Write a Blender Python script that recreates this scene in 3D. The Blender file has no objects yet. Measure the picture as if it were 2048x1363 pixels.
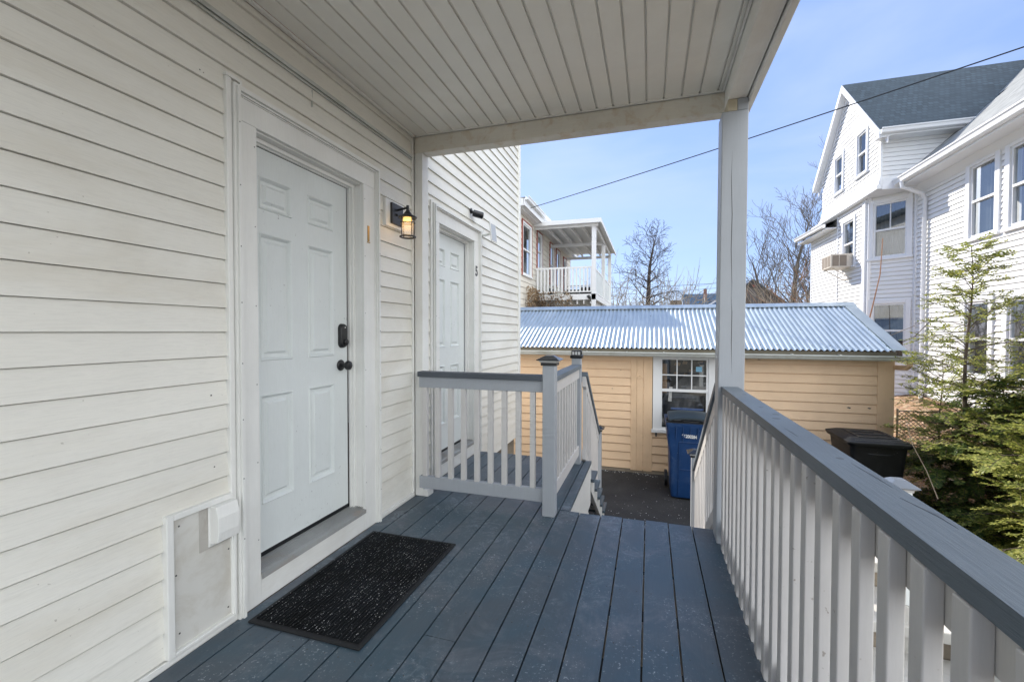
import bpy, bmesh, math, random
from mathutils import Vector, Matrix, Euler
PI = math.pi
R = math.radians
SC = bpy.context.scene
COL = SC.collection
rnd = random.Random(7)

# ------------------------------------------------------------------ helpers
class MB:
    """collects geometry for ONE mesh object"""
    def __init__(self): self.v = []; self.f = []; self.sm = False
    def add(self, vs, fs):
        b = len(self.v); self.v += [tuple(p) for p in vs]; self.f += [tuple(b+i for i in f) for f in fs]; return self
    def box(self, x0, x1, y0, y1, z0, z1):
        return self.add([(x0,y0,z0),(x1,y0,z0),(x1,y1,z0),(x0,y1,z0),(x0,y0,z1),(x1,y0,z1),(x1,y1,z1),(x0,y1,z1)],
                        [(0,3,2,1),(4,5,6,7),(0,1,5,4),(1,2,6,5),(2,3,7,6),(3,0,4,7)])
    def bar(self, a, b, w, h, up=(0,0,1)):
        """rectangular bar from a to b, w across, h in the up direction, centred on the line"""
        a = Vector(a); b = Vector(b); d = (b-a).normalized(); up = Vector(up)
        s = d.cross(up).normalized(); u = s.cross(d).normalized()
        vs = []
        for p in (a, b):
            for i, j in ((-1,-1),(1,-1),(1,1),(-1,1)): vs.append(p + s*(w/2*i) + u*(h/2*j))
        return self.add(vs, [(0,1,2,3),(7,6,5,4),(0,4,5,1),(1,5,6,2),(2,6,7,3),(3,7,4,0)])
    def vbar(self, a, b, w, h):
        """bar with vertical end cuts: cross-section w (horizontal, across) x h (vertical)"""
        a = Vector(a); b = Vector(b); d = b-a; s = Vector((d.y,-d.x,0)).normalized(); vs = []
        for p in (a, b):
            for i, j in ((-1,-1),(1,-1),(1,1),(-1,1)): vs.append(p + s*(w/2*i) + Vector((0,0,h/2*j)))
        return self.add(vs, [(0,1,2,3),(7,6,5,4),(0,4,5,1),(1,5,6,2),(2,6,7,3),(3,7,4,0)])
    def tube(self, pts, rad, n=8, cap=True):
        pts = [Vector(p) for p in pts]; m = len(pts)
        if not hasattr(rad, '__len__'): rad = [rad]*m
        b = len(self.v); prev = None
        for i, p in enumerate(pts):
            d = (pts[min(i+1,m-1)] - pts[max(i-1,0)])
            d = d.normalized() if d.length > 1e-9 else Vector((0,0,1))
            if prev is None:
                r = Vector((1,0,0)) if abs(d.x) < .8 else Vector((0,1,0))
                s = d.cross(r).normalized()
            else:
                s = prev - d*prev.dot(d); s = s.normalized() if s.length > 1e-6 else d.orthogonal().normalized()
            prev = s; t = d.cross(s)
            for k in range(n):
                a = 2*PI*k/n; self.v.append(tuple(p + (s*math.cos(a) + t*math.sin(a))*rad[i]))
        for i in range(m-1):
            for k in range(n):
                q = (k+1) % n; self.f.append((b+i*n+k, b+i*n+q, b+(i+1)*n+q, b+(i+1)*n+k))
        if cap:
            self.f.append(tuple(b+k for k in reversed(range(n)))); self.f.append(tuple(b+(m-1)*n+k for k in range(n)))
        return self
    def lathe(self, prof, c=(0,0,0), n=20, axis='z'):
        b = len(self.v); c = Vector(c)
        for r, h in prof:
            for k in range(n):
                a = 2*PI*k/n; x, y = r*math.cos(a), r*math.sin(a)
                p = (x,y,h) if axis == 'z' else ((h,x,y) if axis == 'x' else (x,h,y))
                self.v.append(tuple(c + Vector(p)))
        for i in range(len(prof)-1):
            for k in range(n):
                q = (k+1) % n; self.f.append((b+i*n+k, b+i*n+q, b+(i+1)*n+q, b+(i+1)*n+k))
        self.f.append(tuple(b+k for k in reversed(range(n)))); self.f.append(tuple(b+(len(prof)-1)*n+k for k in range(n)))
        return self
    def ext(self, poly, vec):
        """closed polygon (3-D points) extruded by vec"""
        n = len(poly); vec = Vector(vec); a = [Vector(p) for p in poly]
        return self.add(a + [p+vec for p in a], [tuple(reversed(range(n))), tuple(range(n,2*n))] +
                        [(i,(i+1)%n,n+(i+1)%n,n+i) for i in range(n)])
    def loft(self, secs, cap=True):
        n = len(secs[0]); b = len(self.v)
        for s in secs: self.v += [tuple(p) for p in s]
        for i in range(len(secs)-1):
            for k in range(n):
                q = (k+1) % n; self.f.append((b+i*n+k, b+i*n+q, b+(i+1)*n+q, b+(i+1)*n+k))
        if cap:
            self.f.append(tuple(b+k for k in reversed(range(n)))); self.f.append(tuple(b+(len(secs)-1)*n+k for k in range(n)))
        return self
    def xf(self, M):
        self.v = [tuple(M @ Vector(p)) for p in self.v]; return self

def rrect(cx, cy, z, w, d, r=.05, n=4, tilt=0.):
    out = []
    for sx, sy, a0 in ((1,1,0),(-1,1,90),(-1,-1,180),(1,-1,270)):
        for k in range(n+1):
            a = R(a0 + 90*k/n)
            x = cx + sx*(w/2-r) + r*math.cos(a); y = cy + sy*(d/2-r) + r*math.sin(a)
            out.append((x, y, z + tilt*(y-cy)))
    return out

def tag(o, label=None, cat=None, group=None, kind=None):
    if label: o['label'] = label
    if cat: o['category'] = cat
    if group: o['group'] = group
    if kind: o['kind'] = kind
    return o
def thing(name, label, cat, loc=(0,0,0), group=None):
    o = bpy.data.objects.new(name, None); COL.objects.link(o); o.location = loc; o.empty_display_size = .1
    return tag(o, label, cat, group)
def root_of(o):
    while o.parent: o = o.parent
    return o
def build(mb, name, mat, parent=None, bevel=0., smooth=False, local=False, seg=2, fix=True, extra=()):
    """link the collected geometry as one object; coordinates are world unless local"""
    me = bpy.data.meshes.new(name)
    off = Vector((0,0,0)) if (parent is None or local) else root_of(parent).location
    V = list(mb.v); F = list(mb.f); mi = [0]*len(F)
    for j, (m2, _) in enumerate(extra):
        b = len(V); V += m2.v; F += [tuple(b+i for i in f) for f in m2.f]; mi += [j+1]*len(m2.f)
    me.from_pydata([tuple(Vector(p)-off) for p in V], [], F)
    if extra: me.polygons.foreach_set('material_index', mi)
    if fix and len(mb.f) < 20000:
        bm = bmesh.new(); bm.from_mesh(me); bmesh.ops.recalc_face_normals(bm, faces=bm.faces[:]); bm.to_mesh(me); bm.free()
    me.materials.append(mat)
    for _, m2 in extra: me.materials.append(m2)
    me.update()
    o = bpy.data.objects.new(name, me); COL.objects.link(o); o.parent = parent
    if smooth:
        me.polygons.foreach_set('use_smooth', [True]*len(me.polygons))
        try: me.set_sharp_from_angle(angle=R(40))
        except Exception: pass
    if bevel:
        m = o.modifiers.new('bevel', 'BEVEL'); m.width = bevel; m.segments = seg; m.limit_method = 'ANGLE'; m.angle_limit = R(40)
    return o
def copy_tree(o, parent=None):
    c = o.copy(); COL.objects.link(c); c.parent = parent
    for ch in list(o.children): copy_tree(ch, c)
    return c

# ------------------------------------------------------------------ materials
class N:
    def __init__(self, name):
        self.m = bpy.data.materials.new(name); self.m.use_nodes = True; self.t = self.m.node_tree
        self.b = self.t.nodes['Principled BSDF']; self.tc = self.t.nodes.new('ShaderNodeTexCoord')
    def n(self, typ, **kw):
        x = self.t.nodes.new(typ)
        for k, v in kw.items(): setattr(x, k, v)
        return x
    def l(self, a, b): self.t.links.new(a, b)
    def mapping(self, sc=(1,1,1), rot=(0,0,0), src='Object'):
        m = self.n('ShaderNodeMapping'); m.inputs['Scale'].default_value = sc; m.inputs['Rotation'].default_value = rot
        self.l(self.tc.outputs[src], m.inputs['Vector']); return m.outputs['Vector']
    def noise(self, scale, detail=4, rough=.55, vec=None, sc=(1,1,1), dist=0):
        x = self.n('ShaderNodeTexNoise'); x.inputs['Scale'].default_value = scale; x.inputs['Detail'].default_value = detail
        x.inputs['Roughness'].default_value = rough; x.inputs['Distortion'].default_value = dist
        self.l(vec or self.mapping(sc), x.inputs['Vector']); return x.outputs['Fac']
    def ramp(self, fac, stops):
        r = self.n('ShaderNodeValToRGB'); e = r.color_ramp.elements
        while len(e) < len(stops): e.new(.5)
        for i, (p, c) in enumerate(stops):
            e[i].position = p; e[i].color = (c if hasattr(c,'__len__') else (c,c,c)) + (() if hasattr(c,'__len__') and len(c)==4 else (1,))
        self.l(fac, r.inputs['Fac']); return r.outputs['Color']
    def mix(self, fac, a, b, mode='MIX'):
        x = self.n('ShaderNodeMix', data_type='RGBA', blend_type=mode)
        for s, v in ((0,fac),(6,a),(7,b)):
            if hasattr(v, 'is_linked') or hasattr(v, 'links'): self.l(v, x.inputs[s])
            else: x.inputs[s].default_value = v if not hasattr(v,'__len__') else (tuple(v)+(1,))[:4]
        return x.outputs[2]
    def math(self, op, a, b=None):
        x = self.n('ShaderNodeMath', operation=op)
        for i, v in enumerate((a, b)):
            if v is None: continue
            if hasattr(v, 'links'): self.l(v, x.inputs[i])
            else: x.inputs[i].default_value = v
        return x.outputs[0]
    def bump(self, h, strength=.3, dist=.01):
        x = self.n('ShaderNodeBump'); x.inputs['Strength'].default_value = strength; x.inputs['Distance'].default_value = dist
        self.l(h, x.inputs['Height']); self.l(x.outputs['Normal'], self.b.inputs['Normal']); return x
    def col(self, c):
        if hasattr(c, 'links'): self.l(c, self.b.inputs['Base Color'])
        else: self.b.inputs['Base Color'].default_value = tuple(c)+(1,)
    def rough(self, r): self.b.inputs['Roughness'].default_value = r
    def set(self, **kw):
        for k, v in kw.items(): self.b.inputs[k.replace('_',' ')].default_value = v
def P(c, k): return tuple(max(0,min(1,x*k)) for x in c)

def paint(name, c, rough=.5, var=.12, grain=None, gscale=1., dirt=None, dirt_amt=.25, bump=.15, dscale=1.6, specks=None):
    """painted surface: broad mottling, optional wood grain along an axis, stains of their own shape"""
    m = N(name)
    a = m.noise(2.3, 5, .6)
    base = m.mix(m.ramp(a, [(.3,0.),(.7,1.)]), P(c,1-var), P(c,1+var*.45))
    if dirt:
        d = m.ramp(m.noise(dscale, 8, .68, dist=.6), [(.5,0.),(.72,1.)])
        f = m.math('MULTIPLY', d, dirt_amt)
        base = m.mix(f, base, dirt)
    if specks:
        s = m.ramp(m.noise(55, 2, .5), [(.70,0.),(.74,1.)])
        s2 = m.ramp(m.noise(3.1, 3, .5), [(.5,0.),(.62,1.)])
        base = m.mix(m.math('MULTIPLY', m.math('MULTIPLY', s, s2), .8), base, specks)
    if grain:
        g = m.noise(9*gscale, 6, .65, sc=grain, dist=.35)
        base = m.mix(m.math('MULTIPLY', m.ramp(g, [(.42,0.),(.75,1.)]), .13), base, P(c,.6))
        m.bump(g, bump, .004)
    else:
        m.bump(m.noise(38*gscale, 4, .6), bump, .002)
    m.col(base); m.rough(rough); return m.m

GX, GY, GZ = (1,14,14), (14,1,14), (14,14,1)
W = (.78,.78,.755)
M = {}
M['trimY'] = paint('white_paint_along', W, .42, .07, GY, dirt=(.42,.36,.28), dirt_amt=.22)
M['trimX'] = paint('white_paint_across', W, .42, .07, GX, dirt=(.45,.38,.27), dirt_amt=.25)
M['trimZ'] = paint('white_paint_upright', W, .42, .07, GZ, dirt=(.45,.40,.34), dirt_amt=.15)
M['rail'] = paint('greyed_white_paint', (.60,.585,.575), .45, .08, GZ, dirt=(.40,.36,.34), dirt_amt=.18, specks=(.22,.18,.15))
M['newel'] = paint('pale_grey_paint', (.36,.385,.42), .45, .06, GZ, dirt=(.35,.33,.33), dirt_amt=.15)
M['beam'] = paint('weathered_beam_paint', (.72,.69,.62), .55, .12, GX, .8, dirt=(.45,.27,.10), dirt_amt=.5, dscale=11, bump=.3)
M['soffit'] = paint('vinyl_soffit', (.86,.85,.80), .4, .04, dirt=(.5,.47,.4), dirt_amt=.15, bump=.05)
M['groove'] = paint('groove', (.35,.36,.36), .5)
M['door'] = paint('door_paint', (.70,.735,.73), .4, .05, GZ, 1.6, dirt=(.42,.44,.43), dirt_amt=.2, bump=.10, specks=(.3,.3,.3))
M['cap'] = paint('grey_rail_stain', (.125,.155,.185), .5, .22, GY, 1., dirt=(.22,.24,.26), dirt_amt=.4, bump=.5)
M['capX'] = paint('grey_rail_stain_across', (.07,.082,.10), .5, .2, GX, 1., bump=.4)
M['black'] = paint('black_plastic', (.012,.013,.015), .35, .3, bump=.05)
M['blackmetal'] = paint('black_metal', (.02,.02,.022), .38, .3, bump=.1)
M['chrome'] = paint('satin_metal', (.55,.54,.52), .28, .1, bump=.03)
M['brass'] = paint('brass', (.42,.26,.09), .3, .1); M['brass'].node_tree.nodes['Principled BSDF'].inputs['Metallic'].default_value = .8
M['red'] = paint('red_brown_trim', (.30,.065,.04), .5, .15)
M['concrete'] = paint('concrete', (.52,.50,.46), .85, .2, dirt=(.2,.19,.17), dirt_amt=.4, dscale=6, specks=(.15,.14,.13), bump=.5)
M['stone'] = paint('foundation_stone', (.30,.25,.19), .9, .35, dirt=(.12,.10,.08), dirt_amt=.6, dscale=5, bump=.8)
M['hw'] = paint('bright_white_siding', (.80,.80,.79), .5, .03, bump=.05)
M['hwt'] = paint('bright_white_trim', (.78,.79,.80), .4, .03, bump=.05)
M['cream'] = paint('cream_siding', (.74,.70,.62), .6, .05, dirt=(.4,.33,.25), dirt_amt=.3)
M['peach'] = paint('peach_clapboard_paint', (.80,.575,.375), .55, .08, GX, .9, dirt=(.62,.42,.27), dirt_amt=.3, bump=.25, specks=(.5,.33,.2))
M['peachZ'] = paint('peach_board_paint', (.78,.555,.355), .55, .08, GZ, .9, dirt=(.42,.25,.13), dirt_amt=.35, bump=.25)
M['gutter'] = paint('old_white_gutter', (.55,.57,.55), .45, .15, GX, 1., dirt=(.20,.20,.13), dirt_amt=.55, dscale=3)
M['barkgrey'] = paint('grey_bark', (.13,.115,.10), .9, .3)
M['bark'] = paint('bark', (.12,.09,.07), .9, .3, bump=.6)
M['barkdark'] = paint('dark_bark', (.065,.055,.05), .9, .3, bump=.6)
M['barkpale'] = paint('pale_twigs', (.33,.27,.20), .9, .3)
M['barkred'] = paint('reddish_stem', (.34,.17,.09), .8, .3)
M['curtain'] = paint('curtain', (.11,.125,.135), .8, .3, (9,9,.6), 1.5)
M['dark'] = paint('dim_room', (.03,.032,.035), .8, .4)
M['beige'] = paint('beige_plastic', (.62,.56,.47), .5, .06)
M['leafy'] = None

def siding_mat():
    m = N('vinyl_siding')
    c = (.765,.75,.695)
    a = m.noise(1.3, 5, .6)
    base = m.mix(m.ramp(a, [(.3,0.),(.7,1.)]), P(c,.93), P(c,1.04))
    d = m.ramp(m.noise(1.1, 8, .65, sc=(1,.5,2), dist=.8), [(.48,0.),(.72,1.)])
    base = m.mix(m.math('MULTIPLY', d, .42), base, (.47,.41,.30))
    s = m.ramp(m.noise(70, 2, .5), [(.72,0.),(.75,1.)]); s2 = m.ramp(m.noise(4, 3), [(.55,0.),(.62,1.)])
    base = m.mix(m.math('MULTIPLY', m.math('MULTIPLY', s, s2), .45), base, (.2,.17,.13))
    g = m.noise(16, 5, .7, sc=(6,.7,9), dist=1.2)
    base = m.mix(m.math('MULTIPLY', m.ramp(g, [(.45,0.),(.75,1.)]), .26), base, P(c,.6))
    m.bump(g, .10, .003); m.col(base); m.rough(.42); return m.m
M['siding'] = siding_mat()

def deck_mat():
    m = N('deck_paint')
    sx = m.n('ShaderNodeSeparateXYZ'); m.l(m.tc.outputs['Object'], sx.inputs[0])
    k = m.math('FLOOR', m.math('DIVIDE', m.math('SUBTRACT', sx.outputs['X'], .2715), .1453))
    wn = m.n('ShaderNodeTexWhiteNoise', noise_dimensions='1D'); m.l(k, wn.inputs['W'])
    c = (.060,.082,.104)
    base = m.mix(wn.outputs['Value'], P(c,.86), P(c,1.13))
    a = m.noise(1.9, 6, .62, dist=.7)
    base = m.mix(m.ramp(a, [(.40,0.),(.62,1.)]), base, (.038,.074,.104))
    b = m.ramp(m.noise(2.6, 8, .72, dist=1.), [(.52,0.),(.78,1.)])
    base = m.mix(m.math('MULTIPLY', b, .9), base, (.16,.165,.19))
    g = m.noise(9, 6, .65, sc=GY, dist=.4)
    base = m.mix(m.math('MULTIPLY', m.ramp(g, [(.45,0.),(.75,1.)]), .35), base, P(c,.6))
    # pale scuffs and salt specks
    sp = m.ramp(m.noise(95, 3, .65), [(.60,0.),(.70,1.)]); mk = m.ramp(m.noise(3.4, 4, .6), [(.45,0.),(.60,1.)])
    base = m.mix(m.math('MULTIPLY', m.math('MULTIPLY', sp, mk), .75), base, (.42,.46,.5))
    sc = m.ramp(m.noise(11, 9, .82, dist=1.6), [(.50,0.),(.72,1.)])
    mk2 = m.ramp(m.noise(2.1, 4, .6, sc=(1.3,1,1)), [(.50,0.),(.64,1.)])
    base = m.mix(m.math('MULTIPLY', m.math('MULTIPLY', sc, mk2), .85), base, (.30,.34,.39))
    m.bump(g, .25, .003); m.col(base); m.rough(.40); return m.m
M['deck'] = deck_mat()

def ground_mat(name, c1, c2, c3, scale, spk=None, rough=.9, bump=.6, bs=60):
    m = N(name)
    a = m.noise(scale, 8, .65, dist=.4)
    base = m.ramp(a, [(.3,c1),(.5,c2),(.72,c3)])
    v = m.n('ShaderNodeTexVoronoi'); v.inputs['Scale'].default_value = bs; m.l(m.mapping(), v.inputs['Vector'])
    base = m.mix(.35, base, m.mix(.5, base, v.outputs['Color'], 'MULTIPLY'))
    if spk:
        s = m.ramp(m.noise(34, 3, .7), [(.68,0.),(.72,1.)]); k = m.ramp(m.noise(1.1, 4, .6), [(.48,0.),(.6,1.)])
        base = m.mix(m.math('MULTIPLY', m.math('MULTIPLY', s, k), .8), base, spk)
    m.bump(m.noise(90, 6, .7), bump, .01); m.col(base); m.rough(rough); return m.m
M['asphalt'] = ground_mat('asphalt', (.017,.017,.018), (.027,.027,.028), (.042,.041,.041), 2.2, (.5,.49,.47), bs=110)
M['yard'] = ground_mat('yard_soil', (.07,.06,.04), (.13,.11,.07), (.2,.17,.11), .6, None, bs=25)
M['litter'] = ground_mat('leaf_litter', (.10,.055,.025), (.33,.20,.10), (.62,.50,.36), 9, (.8,.75,.68), bs=22)

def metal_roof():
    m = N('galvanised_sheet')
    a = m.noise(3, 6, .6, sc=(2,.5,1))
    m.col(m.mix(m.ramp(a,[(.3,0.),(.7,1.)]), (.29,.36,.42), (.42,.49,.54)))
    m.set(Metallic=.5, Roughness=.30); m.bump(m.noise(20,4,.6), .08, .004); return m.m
M['metal'] = metal_roof()

def shingles(name, c, sc=1., rot=(0,0,0)):
    m = N(name)
    b = m.n('ShaderNodeTexBrick'); b.inputs['Scale'].default_value = 4*sc
    b.inputs['Color1'].default_value = P(c,.7)+(1,); b.inputs['Color2'].default_value = P(c,1.3)+(1,); b.inputs['Mortar'].default_value = P(c,.35)+(1,)
    b.inputs['Mortar Size'].default_value = .03; b.inputs['Bias'].default_value = -.1; b.inputs['Brick Width'].default_value = .5; b.inputs['Row Height'].default_value = .5
    m.l(m.mapping(rot=rot), b.inputs['Vector'])
    base = m.mix(m.ramp(m.noise(1.5, 6, .6), [(.3,0.),(.75,1.)]), b.outputs['Color'], P(c,.9))
    m.bump(b.outputs['Fac'], .3, .01); m.col(base); m.rough(.85); return m.m
M['sh_dark'] = shingles('dark_slate_shingle', (.062,.088,.108), 1.2)
M['sh_grey'] = shingles('grey_shingle', (.30,.31,.30), 1.2, (0,0,R(90)))
M['sh_blue'] = shingles('blue_shingle', (.03,.085,.16), .8)
M['sh_brown'] = shingles('brown_shingle', (.16,.14,.13), .6)

def glass_mat(name, tint=(.03,.035,.04), refl=.35):
    m = N(name); t = m.t; out = t.nodes['Material Output']
    gl = m.n('ShaderNodeBsdfGlossy'); gl.inputs['Roughness'].default_value = .02; gl.inputs['Color'].default_value = (.9,.95,1,1)
    tr = m.n('ShaderNodeBsdfTransparent'); tr.inputs['Color'].default_value = tint+(1,)
    mx = m.n('ShaderNodeMixShader'); mx.inputs[0].default_value = refl
    m.l(tr.outputs[0], mx.inputs[1]); m.l(gl.outputs[0], mx.inputs[2]); m.l(mx.outputs[0], out.inputs['Surface']); return m.m
M['glass'] = glass_mat('window_glass', (.70,.73,.74), .22)
M['glassdim'] = glass_mat('dusty_glass', (.8,.8,.8), .12)
M['glassb'] = glass_mat('balcony_glass', (.75,.85,.82), .25)

def emis(name, c, s, base=None):
    m = N(name); m.col(base or c); m.b.inputs['Emission Color'].default_value = tuple(c)+(1,); m.b.inputs['Emission Strength'].default_value = s; return m.m
M['lampglow'] = emis('warm_lit_diffuser', (1.,.60,.16), .9, (.8,.6,.3))
def bottle():
    m = N('seeded_glass'); m.col((.9,.85,.78)); m.set(Roughness=.12, Alpha=.2); m.bump(m.noise(30,3,.5),.2,.003); return m.m
M['lampglass'] = bottle()
def lum(name, c, rough=.5, sp=.5): return paint(name, c, rough)
M['binblue'] = paint('blue_cart_plastic', (.008,.045,.15), .42, .18, dirt=(.12,.17,.26), dirt_amt=.3, dscale=5, bump=.1, specks=(.2,.25,.35))
M['binblack'] = paint('black_cart_plastic', (.006,.007,.008), .5, .3, dirt=(.035,.038,.042), dirt_amt=.25, dscale=6, bump=.25, specks=(.12,.12,.12))
M['binblack'].node_tree.nodes['Principled BSDF'].inputs['Specular IOR Level'].default_value = .25
M['lid'] = paint('grey_blue_lid', (.022,.036,.045), .4, .2)
M['lens'] = paint('milky_lens', (.8,.8,.8), .3, .05)
M['tarp'] = paint('grey_tarp', (.09,.095,.10), .55, .5, (2,2,7), .6, dirt=(.3,.3,.3), dirt_amt=.5, dscale=2.2)
M['cardboard'] = paint('cardboard', (.33,.21,.11), .8, .2)
M['whiteplain'] = paint('white_card', (.72,.72,.70), .6, .05)
M['bluesticker'] = paint('blue_sticker', (.20,.45,.65), .5, .1)
M['vinylwhite'] = paint('white_vinyl', (.78,.80,.77), .35, .03)
def mat_rubber():
    m = N('rubber_ribs')
    base = m.ramp(m.noise(3, 5, .6), [(.35,(.004,.0045,.005)),(.7,(.012,.014,.017))])
    v = m.n('ShaderNodeTexVoronoi'); v.inputs['Scale'].default_value = 105; v.inputs['Randomness'].default_value = 1; m.l(m.mapping(), v.inputs['Vector'])
    dot = m.ramp(v.outputs['Distance'], [(.12,1.),(.30,0.)])
    sel = m.n('ShaderNodeSeparateColor'); m.l(v.outputs['Color'], sel.inputs[0])
    s = m.math('MULTIPLY', dot, m.ramp(sel.outputs[0], [(.52,0.),(.55,1.)]))
    s = m.math('MULTIPLY', s, m.ramp(m.noise(5,4,.6), [(.33,.15),(.6,1.)]))
    base = m.mix(s, base, (.65,.66,.66)); m.col(base); m.rough(.8); m.b.inputs['Specular IOR Level'].default_value = .2; return m.m
M['rubber'] = mat_rubber()
M['rubberedge'] = paint('rubber_edge', (.008,.009,.011), .75, .3, specks=(.3,.32,.34))
def foliage(name, a, b, c):
    m = N(name); oi = m.n('ShaderNodeNewGeometry'); wn = m.noise(7, 3, .6)
    m.col(m.ramp(m.math('ADD', m.math('MULTIPLY', oi.outputs['Random Per Island'], .6), m.math('MULTIPLY', wn, .4)), [(.15,a),(.5,b),(.85,c)]))
    m.rough(.55); t = m.n('ShaderNodeBsdfTranslucent'); m.l(m.b.inputs['Base Color'].links[0].from_socket, t.inputs['Color'])
    x = m.n('ShaderNodeMixShader'); x.inputs[0].default_value = .45; m.l(m.b.outputs[0], x.inputs[1]); m.l(t.outputs[0], x.inputs[2]); m.l(x.outputs[0], m.t.nodes['Material Output'].inputs['Surface']); return m.m
M['needles'] = foliage('hemlock_needles', (.11,.15,.03), (.30,.33,.07), (.55,.52,.14))
M['needlesdark'] = foliage('dense_conifer', (.03,.07,.022), (.10,.16,.04), (.28,.30,.07))
M['dryleaf'] = foliage('dry_leaf', (.16,.10,.05), (.32,.22,.13), (.5,.4,.28))
# screws and knots
M['screw'] = paint('screw_head', (.06,.06,.06), .4)
M['silver'] = paint('weathered_sill', (.34,.35,.35), .5, .25, GY, 1.5, dirt=(.30,.17,.07), dirt_amt=.5, dscale=4, bump=.4)
M['endgrain'] = paint('end_grain', (.50,.45,.34), .7, .15, (6,6,24), 1.2, bump=.6)
M['wire'] = paint('cable_black', (.02,.025,.03), .6)
M['galv'] = paint('galvanised_wire', (.42,.36,.28), .5, .2)
# ------------------------------------------------------------------ wall builder
def clap(mb, o, u, n, L, z0, z1, e, ph, d, holes=(), lim=None, slit=.006):
    """lapped siding: o = corner at ground plan, u = along, n = outward, courses of exposure e"""
    o = Vector((o[0],o[1],0)); u = Vector((u[0],u[1],0)).normalized(); n = Vector((n[0],n[1],0)).normalized()
    k = math.floor((z0-ph)/e)
    while ph + k*e < z1 - 1e-6:
        za, zb = ph+k*e, ph+(k+1)*e; k += 1
        lo, hi = max(za,z0), min(zb,z1)
        zs = zb - (slit(zb) if callable(slit) else slit)
        cuts = sorted({lo,hi} | ({zs} if lo < zs < hi else set()) | {h for H in holes for h in (H[2],H[3]) if lo < h < hi})
        pro = lambda z: d*(1-.85*(z-za)/e)
        for a, b in zip(cuts, cuts[1:]):
            if b-a < 1e-5: continue
            m = (a+b)/2
            segs = [(0., L)] if lim is None else None
            if lim is not None:
                la, lb = lim(a), lim(b)
                if la is None or la[1] <= la[0]: continue
                if lb is None or lb[1] < lb[0]: mid = (la[0]+la[1])/2; lb = (mid,mid)
                q = [(la[0],a),(la[1],a),(lb[1],b),(lb[0],b)]
                hs = sorted((H[0],H[1]) for H in holes if H[2] <= m <= H[3])
                xs = la[0]; xt = lb[0]; parts = []
                for h in hs: parts.append(((xs,h[0]),(xt,h[0]))); xs = xt = h[1]
                parts.append(((xs,la[1]),(xt,lb[1])))
            else:
                hs = sorted((H[0],H[1]) for H in holes if H[2] <= m <= H[3]); x = 0.; parts = []
                for h in hs:
                    if h[0] > x: parts.append(((x,h[0]),(x,h[0])))
                    x = max(x,h[1])
                if x < L: parts.append(((x,L),(x,L)))
            for (a0,a1),(b0,b1) in parts:
                pa, pb = pro(a), pro(b)
                if m > zs: pa = pb = -.012
                vs = [o+u*a0+n*pa+Vector((0,0,a)), o+u*a1+n*pa+Vector((0,0,a)), o+u*b1+n*pb+Vector((0,0,b)), o+u*b0+n*pb+Vector((0,0,b))]
                mb.add(vs, [(0,1,2,3)])
                if abs(a-za) < 1e-6:
                    mb.add([o+u*a0-n*.012+Vector((0,0,a)), o+u*a1-n*.012+Vector((0,0,a)), vs[1], vs[0]], [(0,1,2,3)])
                if abs(b-zs) < 1e-6 and m < zs:
                    mb.add([vs[3], vs[2], o+u*b1-n*.012+Vector((0,0,b)), o+u*b0-n*.012+Vector((0,0,b))], [(0,1,2,3)])
    return mb

def text_obj(s, name, mat, parent, loc, rot, size, ext=.002, sx=1., bold=0.):
    cu = bpy.data.curves.new('t', 'FONT'); cu.body = s; cu.size = size; cu.extrude = ext; cu.align_x = 'CENTER'; cu.align_y = 'CENTER'; cu.offset = bold
    t = bpy.data.objects.new('t', cu); COL.objects.link(t)
    bpy.context.view_layer.update()
    me = bpy.data.meshes.new_from_object(t.evaluated_get(bpy.context.evaluated_depsgraph_get()))
    bpy.data.objects.remove(t); bpy.data.curves.remove(cu)
    off = Vector(root_of(parent).location) if parent else Vector((0,0,0))
    me.transform(Matrix.Translation(Vector(loc)-off) @ Euler(rot).to_matrix().to_4x4() @ Matrix.Diagonal((sx,1,1,1)))
    me.materials.clear(); me.materials.append(mat); me.name = name
    o = bpy.data.objects.new(name, me); COL.objects.link(o); o.parent = parent; return o

# ------------------------------------------------------------------ world, sun, camera
SUN_DIR = Vector((-.67,.74,0)).normalized(); SUN_EL = R(33)
w = bpy.data.worlds.new('World'); SC.world = w; w.use_nodes = True
nt = w.node_tree; bg = nt.nodes['Background']
sky = nt.nodes.new('ShaderNodeTexSky'); sky.sky_type = 'NISHITA'; sky.sun_disc = False
sky.sun_elevation = SUN_EL; sky.sun_rotation = math.atan2(SUN_DIR.x, SUN_DIR.y)
sky.altitude = 50; sky.air_density = 1.0; sky.dust_density = .4; sky.ozone_density = 2.5
tc = nt.nodes.new('ShaderNodeTexCoord'); mp = nt.nodes.new('ShaderNodeMapping'); mp.inputs['Scale'].default_value = (1.,1.,2.6)
nz = nt.nodes.new('ShaderNodeTexNoise'); nz.inputs['Scale'].default_value = 2.1; nz.inputs['Detail'].default_value = 6; nz.inputs['Roughness'].default_value = .52; nz.inputs['Distortion'].default_value = .35
rp = nt.nodes.new('ShaderNodeValToRGB'); rp.color_ramp.elements[0].position = .44; rp.color_ramp.elements[1].position = .74
rp.color_ramp.elements[0].color = (.12,.12,.12,1); rp.color_ramp.elements[1].color = (.62,.62,.62,1)
mx = nt.nodes.new('ShaderNodeMix'); mx.data_type = 'RGBA'
mx.inputs[7].default_value = (2.6,3.05,4.2,1)
ml = nt.nodes.new('ShaderNodeMix'); ml.data_type = 'RGBA'; ml.inputs[0].default_value = .72; ml.inputs[7].default_value = (1.02,1.60,3.45,1)
L = nt.links.new
L(tc.outputs['Generated'], mp.inputs['Vector']); L(mp.outputs['Vector'], nz.inputs['Vector']); L(nz.outputs['Fac'], rp.inputs['Fac'])
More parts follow.
